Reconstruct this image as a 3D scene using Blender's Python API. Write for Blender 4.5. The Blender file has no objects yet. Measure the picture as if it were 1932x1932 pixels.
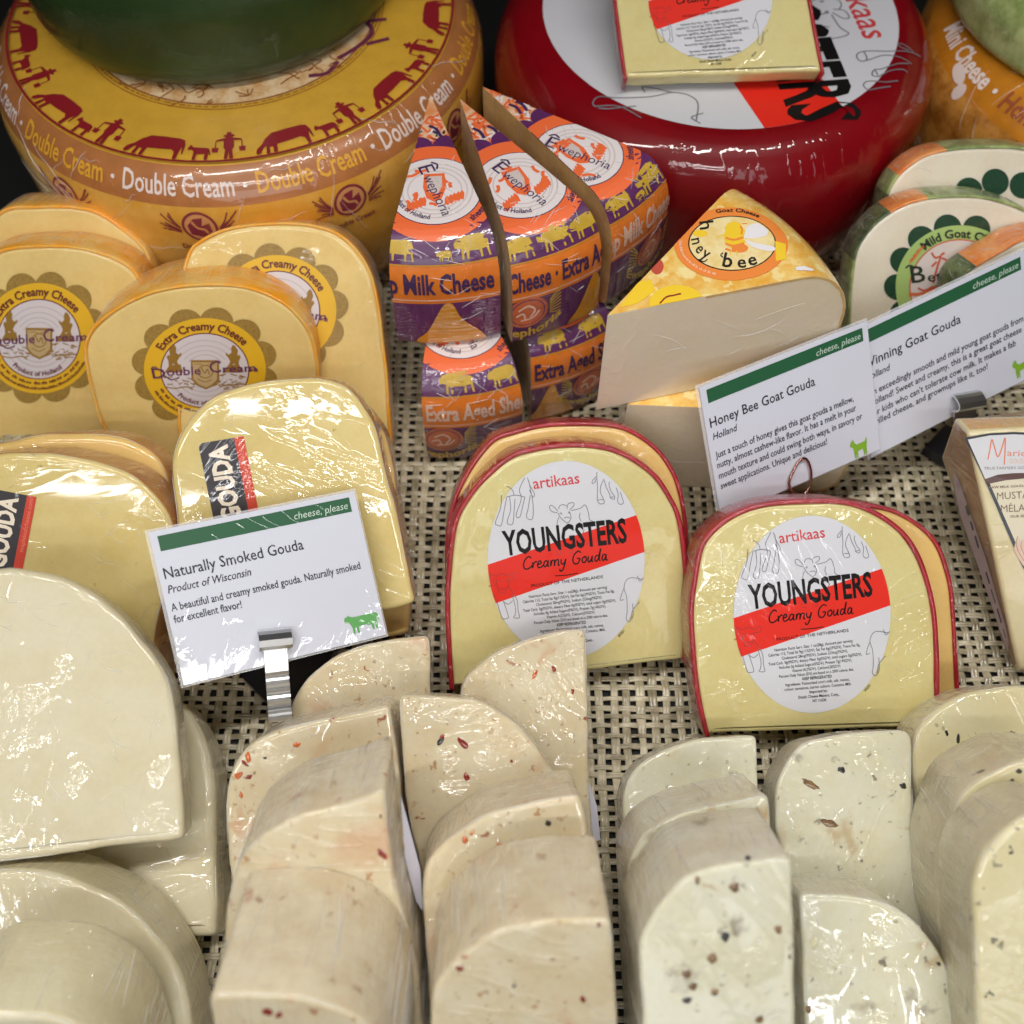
import bpy, bmesh, math, random
import numpy as np
from mathutils import Matrix, Vector
from mathutils.geometry import tessellate_polygon

random.seed(7); rng = np.random.default_rng(7)
SC = bpy.context.scene
COL = SC.collection

# ------------------------------------------------------------------ camera
cam_d = bpy.data.cameras.new('camera'); cam = bpy.data.objects.new('camera', cam_d); COL.objects.link(cam)
cam.location = (0, 0, 0.4); cam.rotation_euler = (math.radians(30), 0, 0)
cam_d.sensor_width = 36; cam_d.lens = 36*3028/3000; cam_d.clip_start = 0.01; cam_d.clip_end = 20
cam_d.dof.use_dof = True; cam_d.dof.focus_distance = 0.385; cam_d.dof.aperture_fstop = 9.0
SC.camera = cam

# ------------------------------------------------------------------ world, strip lamps of the display case, added glint and fill lamps
w = bpy.data.worlds.new('World'); SC.world = w; w.use_nodes = True
w.node_tree.nodes['Background'].inputs[0].default_value = (1.0, 0.97, 0.95, 1)
w.node_tree.nodes['Background'].inputs[1].default_value = 0.02

def strip(name, loc, target, sx, sy, power, col, spread=180):
    l = bpy.data.lights.new(name, 'AREA'); l.shape = 'RECTANGLE'; l.size = sx; l.size_y = sy
    l.energy = power; l.color = col; l.spread = math.radians(spread)
    o = bpy.data.objects.new(name, l); COL.objects.link(o); o.location = loc
    d = Vector(target) - Vector(loc)
    o.rotation_euler = d.to_track_quat('-Z', 'Y').to_euler()
    return o
strip('case_strip_lamp', (-0.02, 0.15, 0.72), (0, 0.09, 0), 0.95, 0.022, 3.0, (1, 0.97, 0.925), 118)
strip('front_strip_lamp', (0.0, -0.42, 0.80), (0, 0.14, 0.03), 1.2, 0.016, 1.75, (1, 0.985, 0.96), 120)
strip('front_glint_fill', (-0.1, -1.1, 1.25), (0, 0.2, 0.03), 1.6, 0.018, 6.0, (0.96, 0.98, 1.0))  # added strip: puts glints on the film and brightens upright faces
strip('rear_glint_strip', (0.1, 1.25, 1.15), (0, 0.15, 0.03), 1.6, 0.014, 2.2, (1, 0.98, 0.95))  # added strip from behind, for glints on the wrapped rims
strip('soft_front_fill', (0.2, -1.6, 0.80), (0, 0.2, 0), 1.6, 0.5, 7.5, (0.96, 0.975, 1.0))  # added broad fill from the front, no fixture of the shop

SC.view_settings.view_transform = 'Standard'; SC.view_settings.look = 'None'
SC.view_settings.exposure = -0.55; SC.view_settings.gamma = 1.0; SC.view_settings.use_curve_mapping = False
SC.cycles.use_denoising = True
SC.cycles.max_bounces = 8; SC.cycles.diffuse_bounces = 4; SC.cycles.glossy_bounces = 3
SC.cycles.transmission_bounces = 4; SC.cycles.transparent_max_bounces = 12
SC.cycles.sample_clamp_indirect = 4.0
SC.cycles.blur_glossy = 0.3

# ------------------------------------------------------------------ sight lines of the photograph (1932 px square)
K = 3000/1932; F = 3028.0
CAM = np.array([0, 0, 0.4]); AX = np.array([0, .5, -math.sqrt(3)/2]); UPV = np.array([0, math.sqrt(3)/2, .5]); RT = np.array([1., 0, 0])
def ray(u, v): return AX + RT*(u-966)*K/F - UPV*(v-966)*K/F
def atz(u, v, z):
    d = ray(u, v); return CAM + d*(z-CAM[2])/d[2]

class Frame:
    """a face plane: origin, in-plane axes ex, ey and normal n"""
    def __init__(s, O, yaw, el, roll=0):
        y, e = math.radians(yaw), math.radians(el)
        s.O = np.array(O, float)
        s.n = np.array([math.sin(y)*math.cos(e), -math.cos(y)*math.cos(e), math.sin(e)])
        s.ex = np.array([math.cos(y), math.sin(y), 0.]); s.ey = np.cross(s.n, s.ex)
        if roll:
            r = math.radians(roll); a, b = s.ex, s.ey
            s.ex = a*math.cos(r)+b*math.sin(r); s.ey = -a*math.sin(r)+b*math.cos(r)
        s.el = el
    def moved(s, d):
        f = Frame.__new__(Frame); f.__dict__.update(s.__dict__); f.O = s.O + s.n*d; return f
    def w(s, u, v):
        d = ray(u, v); return CAM + d*np.dot(s.O-CAM, s.n)/np.dot(d, s.n)
    def px(s, u, v):
        p = s.w(u, v)-s.O; return np.array([p@s.ex, p@s.ey])
    def to_w(s, x, y, z=0.0): return s.O + s.ex*x + s.ey*y + s.n*z
    def mat(s):
        m = Matrix.Identity(4)
        for i, a in enumerate((s.ex, s.ey, s.n)):
            for j in range(3): m[j][i] = a[j]
        for j in range(3): m[j][3] = s.O[j]
        return m

# ------------------------------------------------------------------ objects
def tag(o, label=None, cat=None, group=None, kind=None):
    if label: o['label'] = label
    if cat: o['category'] = cat
    if group: o['group'] = group
    o['kind'] = kind or 'thing'
    return o
def mk(name, verts, faces, mats, fm=None, parent=None, matrix=None, smooth=True):
    me = bpy.data.meshes.new(name)
    me.from_pydata([tuple(map(float, v)) for v in verts], [], [tuple(map(int, f)) for f in faces])
    for m in (mats if isinstance(mats, (list, tuple)) else [mats]): me.materials.append(m)
    if fm is not None: me.polygons.foreach_set('material_index', np.array(fm, dtype=np.int32))
    me.polygons.foreach_set('use_smooth', np.full(len(me.polygons), bool(smooth)))
    me.update()
    o = bpy.data.objects.new(name, me); COL.objects.link(o)
    if parent is not None: o.parent = parent
    if matrix is not None: o.matrix_world = matrix
    return o
def empty(name, loc):
    o = bpy.data.objects.new(name, None); COL.objects.link(o); o.location = loc; o.empty_display_size = .02
    bpy.context.view_layer.update()
    return o

# ------------------------------------------------------------------ materials
def lin(c):
    c = np.array(c, float)/255
    return np.where(c <= .04045, c/12.92, ((c+.055)/1.055)**2.4)
def S(r, g, b, k=1.0):
    v = np.clip(lin((r, g, b))*k, 0, .92); return (float(v[0]), float(v[1]), float(v[2]), 1)
class NT:
    def __init__(s, nt): s.t = nt
    def n(s, typ, ins=None, **kw):
        nd = s.t.nodes.new(typ)
        for k_, v in kw.items(): setattr(nd, k_, v)
        for k_, v in (ins or {}).items():
            if hasattr(v, 'is_linked') or hasattr(v, 'links'): s.t.links.new(v, nd.inputs[k_])
            else: nd.inputs[k_].default_value = v
        return nd
    def m(s, op, a, b=None, c=None, clamp=False):
        nd = s.t.nodes.new('ShaderNodeMath'); nd.operation = op; nd.use_clamp = clamp
        for i, v in enumerate((a, b, c)):
            if v is None: continue
            if hasattr(v, 'links'): s.t.links.new(v, nd.inputs[i])
            else: nd.inputs[i].default_value = v
        return nd.outputs[0]
    def mix(s, f, a, b, typ='RGBA', blend='MIX'):
        nd = s.t.nodes.new('ShaderNodeMix'); nd.data_type = typ; nd.blend_type = blend
        A, B, R = [(i) for i in ((6, 7, 2) if typ == 'RGBA' else (2, 3, 0))]
        for i, v in ((0, f), (A, a), (B, b)):
            if hasattr(v, 'links'): s.t.links.new(v, nd.inputs[i])
            else: nd.inputs[i].default_value = v
        return nd.outputs[R]
    def noise(s, vec, scale, detail=2, rough=.5, dist=0):
        return s.n('ShaderNodeTexNoise', {'Vector': vec, 'Scale': scale, 'Detail': detail, 'Roughness': rough, 'Distortion': dist}).outputs['Fac']
    def smooth(s, v, a, b, lo=0., hi=1.):
        nd = s.t.nodes.new('ShaderNodeMapRange'); nd.interpolation_type = 'SMOOTHSTEP'
        s.t.links.new(v, nd.inputs[0])
        for i, x in enumerate((a, b, lo, hi)): nd.inputs[i+1].default_value = x
        return nd.outputs[0]
    def map(s, vec, scale=(1, 1, 1), rot=(0, 0, 0)):
        return s.n('ShaderNodeMapping', {'Vector': vec, 'Scale': scale, 'Rotation': rot}).outputs[0]

def wrap_group(name, kind):
    """normal of cling film pulled over a cheese: broad sag, sharp creases, clustered crinkles"""
    g = bpy.data.node_groups.new(name, 'ShaderNodeTree')
    g.interface.new_socket('Strength', in_out='INPUT', socket_type='NodeSocketFloat')
    g.interface.new_socket('Vector', in_out='OUTPUT', socket_type='NodeSocketVector')
    g.interface.new_socket('Normal', in_out='OUTPUT', socket_type='NodeSocketVector')
    t = NT(g); gi = g.nodes.new('NodeGroupInput'); go = g.nodes.new('NodeGroupOutput')
    tc = t.n('ShaderNodeTexCoord').outputs['Object']
    rnd = t.n('ShaderNodeObjectInfo').outputs['Random']
    off = t.n('ShaderNodeCombineXYZ', {0: t.m('MULTIPLY', rnd, 3.1), 1: t.m('MULTIPLY', rnd, 7.7), 2: t.m('MULTIPLY', rnd, 5.3)}).outputs[0]
    c = t.n('ShaderNodeVectorMath', {0: tc, 1: off}, operation='ADD').outputs[0]
    ang = t.m('MULTIPLY', rnd, 6.0)
    c2 = t.n('ShaderNodeVectorRotate', {'Vector': c, 'Angle': ang}, rotation_type='Z_AXIS').outputs[0]
    def ridge(vec, scale, p):
        n_ = t.noise(vec, scale, 2, .5)
        r = t.m('SUBTRACT', 1.0, t.m('ABSOLUTE', t.m('SUBTRACT', t.m('MULTIPLY', n_, 2.0), 1.0)))
        return t.m('POWER', r, p)
    if kind == 'face':
        broad = t.m('MULTIPLY', t.noise(c, 22, 1), .00045)
        m1 = t.smooth(t.noise(c, 16, 1), .47, .66)
        cr = t.m('MULTIPLY', t.m('MULTIPLY', ridge(t.map(c2, (28, 120, 50)), 1.0, 14), m1), .0006)
        m2 = t.smooth(t.noise(t.map(c, (1, 1.4, 1)), 26, 2), .52, .66)
        fi = t.m('MULTIPLY', t.m('MULTIPLY', t.noise(t.map(c2, (190, 560, 400)), 1.0, 2, .55), m2), .00055)
        m3 = t.smooth(t.noise(c, 60, 1), .60, .72)
        dots = t.m('MULTIPLY', t.m('MULTIPLY', t.noise(c, 420, 1), m3), .0008)
        vd = t.n('ShaderNodeVectorMath', {0: c, 1: t.n('ShaderNodeVectorMath', {0: t.n('ShaderNodeTexNoise', {'Vector': c, 'Scale': 90.0, 'Detail': 2}).outputs['Color'], 3: .016}, operation='SCALE').outputs[0]}, operation='ADD').outputs[0]
        ve = t.n('ShaderNodeTexVoronoi', {'Vector': t.map(vd, (1, .7, 1)), 'Scale': 330.0}).outputs['Distance']
        m4 = t.smooth(t.noise(c, 19, 2), .52, .66)
        net = t.m('MULTIPLY', t.m('MULTIPLY', t.smooth(ve, .0, .6), m4), .00018)
        h = t.m('ADD', t.m('ADD', t.m('ADD', broad, cr), t.m('ADD', fi, dots)), net)
    else:
        broad = t.m('MULTIPLY', t.noise(c, 30, 1), .0012)
        st = t.m('MULTIPLY', t.noise(t.map(c, (300, 300, 50)), 1.0, 3, .6), .0013)
        m1 = t.smooth(t.noise(c, 30, 1), .42, .62)
        cr = t.m('MULTIPLY', t.m('MULTIPLY', ridge(t.map(c2, (150, 110, 30)), 1.0, 8), m1), .0009)
        m5 = t.smooth(t.noise(c, 40, 2), .45, .6)
        al = t.m('MULTIPLY', t.m('MULTIPLY', ridge(t.map(c, (45, 45, 420)), 1.0, 6), m5), .0011)
        h = t.m('ADD', t.m('ADD', broad, al), t.m('ADD', st, cr))
    b = t.n('ShaderNodeBump', {'Strength': gi.outputs[0], 'Distance': 1.0, 'Height': h})
    g.links.new(c, go.inputs[0]); g.links.new(b.outputs[0], go.inputs[1])
    return g
WRAP = {'face': wrap_group('film_on_face', 'face'), 'rim': wrap_group('film_on_rim', 'rim')}

MATS = {}
def cheese(name, col, col2=None, mott=.35, rough=.5, sss=.25, coat=1.0, bump=1.0, film='face', specks=(), coatr=.04, mscale=45):
    """paste under film: mottled colour, soft scattering, specks, film as clear coat"""
    if name in MATS: return MATS[name]
    m = bpy.data.materials.new(name); m.use_nodes = True; t = NT(m.node_tree); p = m.node_tree.nodes['Principled BSDF']
    g = t.n('ShaderNodeGroup', node_tree=WRAP[film]); g.inputs[0].default_value = bump
    c = g.outputs[0]
    c2 = col2 or tuple(x*.86 for x in col[:3])+(1,)
    f = t.smooth(t.noise(c, mscale, 5, .65), .36, .66, 0, min(1, mott*2.4))
    colr = t.mix(f, col, c2)
    f2 = t.smooth(t.noise(c, 520, 3, .7), .35, .7, 0, .16)
    colr = t.mix(f2, colr, tuple(min(1, x*1.2) for x in col[:3])+(1,))
    for (sc, rad, dens, sc_col, soft) in specks:
        d = t.n('ShaderNodeVectorMath', {0: c, 1: t.n('ShaderNodeVectorMath', {0: t.n('ShaderNodeTexNoise', {'Vector': c, 'Scale': sc*3.1, 'Detail': 2}).outputs['Color'], 3: .9/sc}, operation='SCALE').outputs[0]}, operation='ADD').outputs[0]
        v = t.n('ShaderNodeTexVoronoi', {'Vector': d, 'Scale': sc}, voronoi_dimensions='2D' if film == 'face' else '3D')
        sep = t.n('ShaderNodeSeparateColor', {0: v.outputs['Color']})
        on = t.m('LESS_THAN', sep.outputs[0], dens)
        sz = t.m('MULTIPLY', t.m('ADD', sep.outputs[1], .35), rad)
        rel = t.m('DIVIDE', v.outputs['Distance'], sz)
        mask = t.m('MULTIPLY', t.smooth(rel, 1.0, 1.0-soft), on)
        colr = t.mix(t.m('MULTIPLY', mask, t.m('ADD', t.m('MULTIPLY', sep.outputs[2], .6), .4)), colr, sc_col)
    m.node_tree.links.new(colr, p.inputs['Base Color'])
    p.inputs['Roughness'].default_value = rough
    p.inputs['Specular IOR Level'].default_value = .25
    p.inputs['Subsurface Weight'].default_value = sss
    p.inputs['Subsurface Radius'].default_value = (1.0, .75, .4); p.inputs['Subsurface Scale'].default_value = .004
    p.inputs['Coat Weight'].default_value = coat; p.inputs['Coat Roughness'].default_value = coatr
    m.node_tree.links.new(g.outputs[1], p.inputs['Coat Normal'])
    if film == 'rim': p.inputs['Sheen Weight'].default_value = .12; p.inputs['Sheen Roughness'].default_value = .35
    MATS[name] = m; return m
def plain(name, col, rough=.5, coat=0.0, metal=0.0, bump=.6, film='face', spec=.5, var=0.0, vscale=80, alpha=None):
    if name in MATS: return MATS[name]
    m = bpy.data.materials.new(name); m.use_nodes = True; t = NT(m.node_tree); p = m.node_tree.nodes['Principled BSDF']
    p.inputs['Base Color'].default_value = col; p.inputs['Roughness'].default_value = rough
    p.inputs['Metallic'].default_value = metal; p.inputs['Specular IOR Level'].default_value = spec
    if var:
        c = t.n('ShaderNodeTexCoord').outputs['Object']
        f = t.smooth(t.noise(c, vscale, 4, .65), .3, .7)
        m.node_tree.links.new(t.mix(f, tuple(x*(1-var) for x in col[:3])+(1,), tuple(min(1, x*(1+var)) for x in col[:3])+(1,)), p.inputs['Base Color'])
    if coat:
        g = t.n('ShaderNodeGroup', node_tree=WRAP[film]); g.inputs[0].default_value = bump
        p.inputs['Coat Weight'].default_value = coat; p.inputs['Coat Roughness'].default_value = .04
        m.node_tree.links.new(g.outputs[1], p.inputs['Coat Normal'])
    MATS[name] = m; return m

# ------------------------------------------------------------------ outlines and slabs
def catmull(P, n=8):
    P = np.array(P, float)
    if len(P) < 3: return P
    Q = np.vstack([2*P[0]-P[1], P, 2*P[-1]-P[-2]]); out = []
    for i in range(1, len(Q)-2):
        p0, p1, p2, p3 = Q[i-1:i+3]
        for t in np.linspace(0, 1, n, endpoint=False):
            out.append(.5*((2*p1)+(-p0+p2)*t+(2*p0-5*p1+4*p2-p3)*t*t+(-p0+3*p1-3*p2+p3)*t**3))
    out.append(P[-1]); return np.array(out)
def spline(pts):
    segs = []; cur = []
    for p in pts:
        cur.append(p[:2])
        if len(p) > 2 and len(cur) > 1: segs.append(cur); cur = [p[:2]]
    if len(cur) > 1: segs.append(cur)
    out = []
    for s in segs:
        c = catmull(s); out.append(c if not out else c[1:])
    return np.vstack(out)
def resample(P, ds, closed=False):
    P = np.array(P, float)
    if closed: P = np.vstack([P, P[:1]])
    L = np.r_[0, np.cumsum(np.linalg.norm(np.diff(P, axis=0), axis=1))]
    n = max(6, int(round(L[-1]/ds)))
    s = np.linspace(0, L[-1], n+1)
    R = np.c_[np.interp(s, L, P[:, 0]), np.interp(s, L, P[:, 1])]
    return R[:-1] if closed else R
def lap(P, it, k=.5):
    P = P.copy()
    for _ in range(it): P = P*(1-k)+k*.5*(np.roll(P, 1, 0)+np.roll(P, -1, 0))
    return P
def normals2(P):
    t = np.roll(P, -1, 0)-np.roll(P, 1, 0); t /= np.linalg.norm(t, axis=1)[:, None]+1e-12
    return np.c_[-t[:, 1], t[:, 0]]          # left of travel = inward for ccw
def area(P): return .5*np.sum(P[:, 0]*np.roll(P[:, 1], -1)-np.roll(P[:, 0], -1)*P[:, 1])

def untangle(P, Q):
    """close up the loops an inset makes at sharp corners"""
    D0 = np.roll(P, -1, 0)-P; n = len(P); Q = Q.copy()
    for _ in range(40):
        D1 = np.roll(Q, -1, 0)-Q
        bad = np.where(np.sum(D0*D1, axis=1) < -1e-12)[0]
        if not len(bad): break
        for i in bad:
            j = (i+1) % n; m = (Q[i]+Q[j])/2; Q[i] = m; Q[j] = m
            Q[i-1] = .75*Q[i-1]+.25*m; Q[(j+1) % n] = .75*Q[(j+1) % n]+.25*m
    return Q
def loft_slab(name, P, T, mats, r=.0014, rb=.0014, parent=None, matrix=None, jitter=.00012, bulge=0.0):
    """P ccw outline (local), front face at z=0, thickness T towards -z"""
    if area(P) < 0: P = P[::-1]
    N = normals2(P); N = lap(N, 2); N /= np.linalg.norm(N, axis=1)[:, None]
    k = len(P)
    ph = rng.uniform(0, 6.28, 3); L = np.arange(k)/k*6.283
    J = jitter*(np.sin(L*7+ph[0])+.7*np.sin(L*13+ph[1])+.5*np.sin(L*23+ph[2]))
    P = P+N*J[:, None]
    prof = [(r+.0008, 0), (r, 0), (r*.5, -r*.13), (r*.13, -r*.5), (0, -r)]
    steps = 3
    for i in range(1, steps): prof.append((-bulge*math.sin(math.pi*i/steps), -r-(T-r-rb)*i/steps))
    prof += [(0, -T+rb), (rb*.13, -T+rb*.5), (rb*.5, -T+rb*.13), (rb, -T)]
    V = []
    for a, z in prof:
        Q = untangle(P, P+N*a); V += [(q[0], q[1], z) for q in Q]
    Fc = [tuple(range(k))]; fm = [0]
    for i in range(len(prof)-1):
        for j in range(k):
            a, b = i*k+j, i*k+(j+1) % k
            Fc.append((a, a+k, b+k, b)); fm.append(0 if i < 3 else min(1, len(mats)-1))
    e = (len(prof)-1)*k
    Fc.append(tuple(range(e+k-1, e-1, -1))); fm.append(0)
    return mk(name, V, Fc, mats, fm, parent, matrix)
def band(name, path, T, t, mat, parent, z0=.0004, segs=()):
    """strip of rind of thickness t outside an open path"""
    P = np.array(path); d = np.gradient(P, axis=0); d /= np.linalg.norm(d, axis=1)[:, None]+1e-12
    N = np.c_[d[:, 1], -d[:, 0]]
    cen = P.mean(0)
    if np.mean(np.sum(N*(P-cen), axis=1)) < 0: N = -N
    prof = [(-.0002, z0-.0003), (t*.25, z0), (t*.8, z0-.0001), (t, z0-t*.35), (t*1.05, -T*.35), (t*1.05, -T*.65), (t, -T+t*.5), (t*.6, -T), (-.0002, -T+.0002)]
    k = len(prof); V = []; Fc = []
    for p, n in zip(P, N): V += [(p[0]+n[0]*a, p[1]+n[1]*a, z) for a, z in prof]
    fm = []
    for i in range(len(P)-1):
        f_ = i/(len(P)-1); mi = 0
        for q, (lo, hi, m_) in enumerate(segs):
            if lo <= f_ < hi: mi = q+1
        for j in range(k):
            a, b = i*k+j, i*k+(j+1) % k
            Fc.append((a, b, b+k, a+k)); fm.append(mi)
    Fc.append(tuple(range(k-1, -1, -1))); e = (len(P)-1)*k; Fc.append(tuple(range(e, e+k))); fm += [0, 0]
    return mk(name, V, Fc, [mat]+[s_[2] for s_ in segs], fm, parent)

SLABS = {}
class Slab: pass
def inside(poly, p):
    x, y = p; r = False; n = len(poly)
    for i in range(n):
        x1, y1 = poly[i]; x2, y2 = poly[(i+1) % n]
        if (y1 > y) != (y2 > y) and x < (x2-x1)*(y-y1)/(y2-y1)+x1: r = not r
    return r
def local_outline(fr, out, ground, zmin):
    P = [(*fr.px(p[0], p[1]), *p[2:]) for p in out]
    P = spline(P)
    if ground:
        ends = []
        for q in (P[0], P[-1]):
            z = fr.to_w(*q)[2]; lo = min(q[1], P[:, 1].max()-.098)
            ends.append(np.array([q[0], max(lo, q[1]-max(0, (z-zmin))/max(.2, fr.ey[2]))]))
        P = np.vstack([ends[0], P, ends[1]])
    return P
def slab(key, label, out, mats, T, el=None, yaw=0, base=None, top=None, off=None, rest=None, ground=True, name='gouda_piece', cat='cheese', group=None, rind=None, r=.0013, shift=0.0, smooth=3, gap=.0006):
    """base: two pixels of the front bottom edge; top: (u,v,z); off: (key, distance along its normal); rest: keys it lies on"""
    e = math.radians(el) if el is not None else 0
    if base is not None:
        zb = T*math.sin(e)+.003 if len(base) < 3 else base[2]
        a, b = atz(*base[0], zb), atz(*base[1], zb)
        yaw_ = math.degrees(math.atan2(b[1]-a[1], b[0]-a[0])); fr = Frame((a+b)/2, yaw_, el)
    elif off is not None: fr = SLABS[off[0]].fr.moved(off[1])
    elif rest is None: fr = Frame(atz(*top), yaw, el)
    else:
        prev = [SLABS[q] for q in rest]
        u, v = out[len(out)//2][:2]
        lo, hi = .0, .12        # height of that sight-line point
        def bad(z):
            f = Frame(atz(u, v, z), yaw, el)
            P = resample(local_outline(f, out, ground, .004), .004, True)
            worst = 1.0
            for pv in prev:
                for q in P:
                    wq = f.to_w(q[0], q[1], -T)
                    l = wq-pv.fr.O
                    if inside(pv.poly, (l@pv.fr.ex, l@pv.fr.ey)): worst = min(worst, l@pv.fr.n)
            return worst < gap
        for _ in range(14):
            mid = (lo+hi)/2
            if bad(mid): lo = mid
            else: hi = mid
        fr = Frame(atz(u, v, hi), yaw, el)
    if shift: fr = fr.moved(shift)
    P = local_outline(fr, out, ground, .004)
    open_n = len(P)
    Pc = lap(resample(P, .0013, True), smooth)
    # origin at the foot of the face
    s = Slab(); s.fr = fr; s.poly = Pc; s.T = T; s.open = P; s.out = out
    t = rind[0] if rind else 0
    body = Pc
    if rind:
        Q = Pc if area(Pc) > 0 else Pc[::-1]
        body = Q+normals2(Q)*t; r = min(r, .0014)
    o = loft_slab(name, body, T, mats, r=r, matrix=fr.mat())
    tag(o, label, cat, group)
    s.o = o
    if rind:
        path = lap_open(resample(P, .0015), 2)
        path = inset_open(path, t)
        band('rind', path, T+.0004, t*1.02, rind[1], o, segs=rind[2] if len(rind) > 2 else ())
    SLABS[key] = s
    yl = (fr.to_w(0, Pc[:, 1].min())[2], fr.to_w(0, Pc[:, 1].max())[2])
    print('SLAB', key, 'z', np.round(yl, 3), 'size', np.round(Pc.max(0)-Pc.min(0), 3), 'el', fr.el)
    return s
def lap_open(P, it):
    P = P.copy()
    for _ in range(it): P[1:-1] = .5*P[1:-1]+.25*(P[:-2]+P[2:])
    return P
def inset_open(P, a):
    d = np.gradient(P, axis=0); d /= np.linalg.norm(d, axis=1)[:, None]+1e-12
    N = np.c_[d[:, 1], -d[:, 0]]
    if np.mean(np.sum(N*(P-P.mean(0)), axis=1)) < 0: N = -N
    return P-N*a

# ------------------------------------------------------------------ folds and creases of the cling film, as thin ridges whitened to show as glints
film = bpy.data.materials.new('film_crease_glint'); film.use_nodes = True
_n = film.node_tree; _n.nodes.clear(); _t = NT(_n)
_g = _t.n('ShaderNodeBsdfPrincipled', {'Base Color': (.95, .95, .94, 1), 'Roughness': .16, 'Coat Weight': 1.0, 'Coat Roughness': .05})  # clear film given a white base colour in place of bright glints
_tr = _t.n('ShaderNodeBsdfTransparent', {'Color': (1, 1, 1, 1)})
_mx = _t.n('ShaderNodeMixShader', {0: .40}); _n.links.new(_tr.outputs[0], _mx.inputs[1]); _n.links.new(_g.outputs[0], _mx.inputs[2])
_o = _t.n('ShaderNodeOutputMaterial'); _n.links.new(_mx.outputs[0], _o.inputs[0])
def ridges(paths, parent, name='wrap_glint_folds'):
    """paths: list of (points, radius); tapered thin tubes joined into one film mesh"""
    V = []; Fc = []; n = 6
    for P, r in paths:
        P = np.array(P, float)
        if len(P) < 3: continue
        d = np.gradient(P, axis=0); d /= np.linalg.norm(d, axis=1)[:, None]+1e-12; k = len(P); b0 = len(V)
        for i, (p, t) in enumerate(zip(P, d)):
            u = np.cross(t, (.31, .17, .93)); u /= np.linalg.norm(u)+1e-12; w_ = np.cross(t, u); rr = r*math.sin(math.pi*(i+.6)/(k+.2))**.6
            for j in range(n): q = 2*math.pi*j/n; V.append(p+rr*(u*math.cos(q)+w_*math.sin(q)))
        for i in range(k-1):
            for j in range(n): Fc.append((b0+i*n+j, b0+i*n+(j+1) % n, b0+(i+1)*n+(j+1) % n, b0+(i+1)*n+j))
    return mk(name, V, Fc, [film], None, parent)
def wrap_folds(key, n_rim=16, n_face=8, edge=.75, seed=1, r=.00022):
    s = SLABS[key]; R_ = random.Random(seed+sum(map(ord, key))); P = s.poly if area(s.poly) > 0 else s.poly[::-1]
    N = normals2(P); k = len(P); ymin = P[:, 1].min(); ok = [i for i in range(k) if P[i, 1] > ymin+.004]
    paths = []
    if edge:
        i = 0
        while i < k:
            L = R_.randint(5, 22)
            idx = [(i+j) % k for j in range(L)]
            if R_.random() < edge and all(q in set(ok) for q in idx):
                o_ = R_.uniform(.0001, .0007)
                paths.append(([(P[q, 0]+N[q, 0]*o_, P[q, 1]+N[q, 1]*o_, -.0003+R_.gauss(0, .00006)) for q in idx], r*R_.uniform(.5, 1.15)))
            i += L-1
    for _ in range(n_rim):
        i = R_.choice(ok); z = -R_.uniform(.001, s.T*.4); L = R_.uniform(.25, .75)*s.T; dr = R_.uniform(-.35, .35); m_ = 7; pts = []
        for j in range(m_):
            q = (i+int(round(dr*j*1.2))) % k; f = dr*j*1.2-round(dr*j*1.2); q2 = (q+1) % k
            b = P[q]*(1-f)+P[q2]*f if f >= 0 else P[q]*(1+f)+P[q-1]*(-f)
            pts.append((b[0]-N[q, 0]*.00006, b[1]-N[q, 1]*.00006, max(z-L*j/(m_-1), -s.T+.0015)))
        paths.append((pts, r*R_.uniform(.35, .95)))
    for _ in range(n_face):
        i = R_.choice(ok); b = P[i]+N[i]*R_.uniform(.0016, .022); a = math.atan2(N[i, 1], N[i, 0])+R_.uniform(-1.3, 1.3); L = R_.uniform(.003, .014); m_ = 8; cv = R_.uniform(-.5, .5); pts = []
        for j in range(m_):
            t = j/(m_-1); pts.append((b[0]+L*t*math.cos(a+cv*t), b[1]+L*t*math.sin(a+cv*t), .00004))
        if all(inside(P, q[:2]) for q in pts): paths.append((pts, r*R_.uniform(.3, .7)))
    return ridges(paths, s.o)
# ------------------------------------------------------------------ setting: shelf, back wall of the case, woven mat
black = plain('black_shelf_paint', (.006, .006, .006, 1), .7)
def boxm(name, lo, hi, mat, **kw):
    (a, b, c), (d, e, f) = lo, hi
    V = [(a, b, c), (d, b, c), (d, e, c), (a, e, c), (a, b, f), (d, b, f), (d, e, f), (a, e, f)]
    return mk(name, V, [(3, 2, 1, 0), (4, 5, 6, 7), (0, 1, 5, 4), (1, 2, 6, 5), (2, 3, 7, 6), (3, 0, 4, 7)], mat, smooth=False, **kw)
tag(boxm('display_shelf', (-1.0, -.4, -.04), (1.0, .95, -.0035), black), 'black shelf of the cheese case under the woven mat', kind='structure')
tag(boxm('back_wall', (-1.0, .95, -.04), (1.0, .98, .9), black), 'black back wall of the cheese case', kind='structure')

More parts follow.
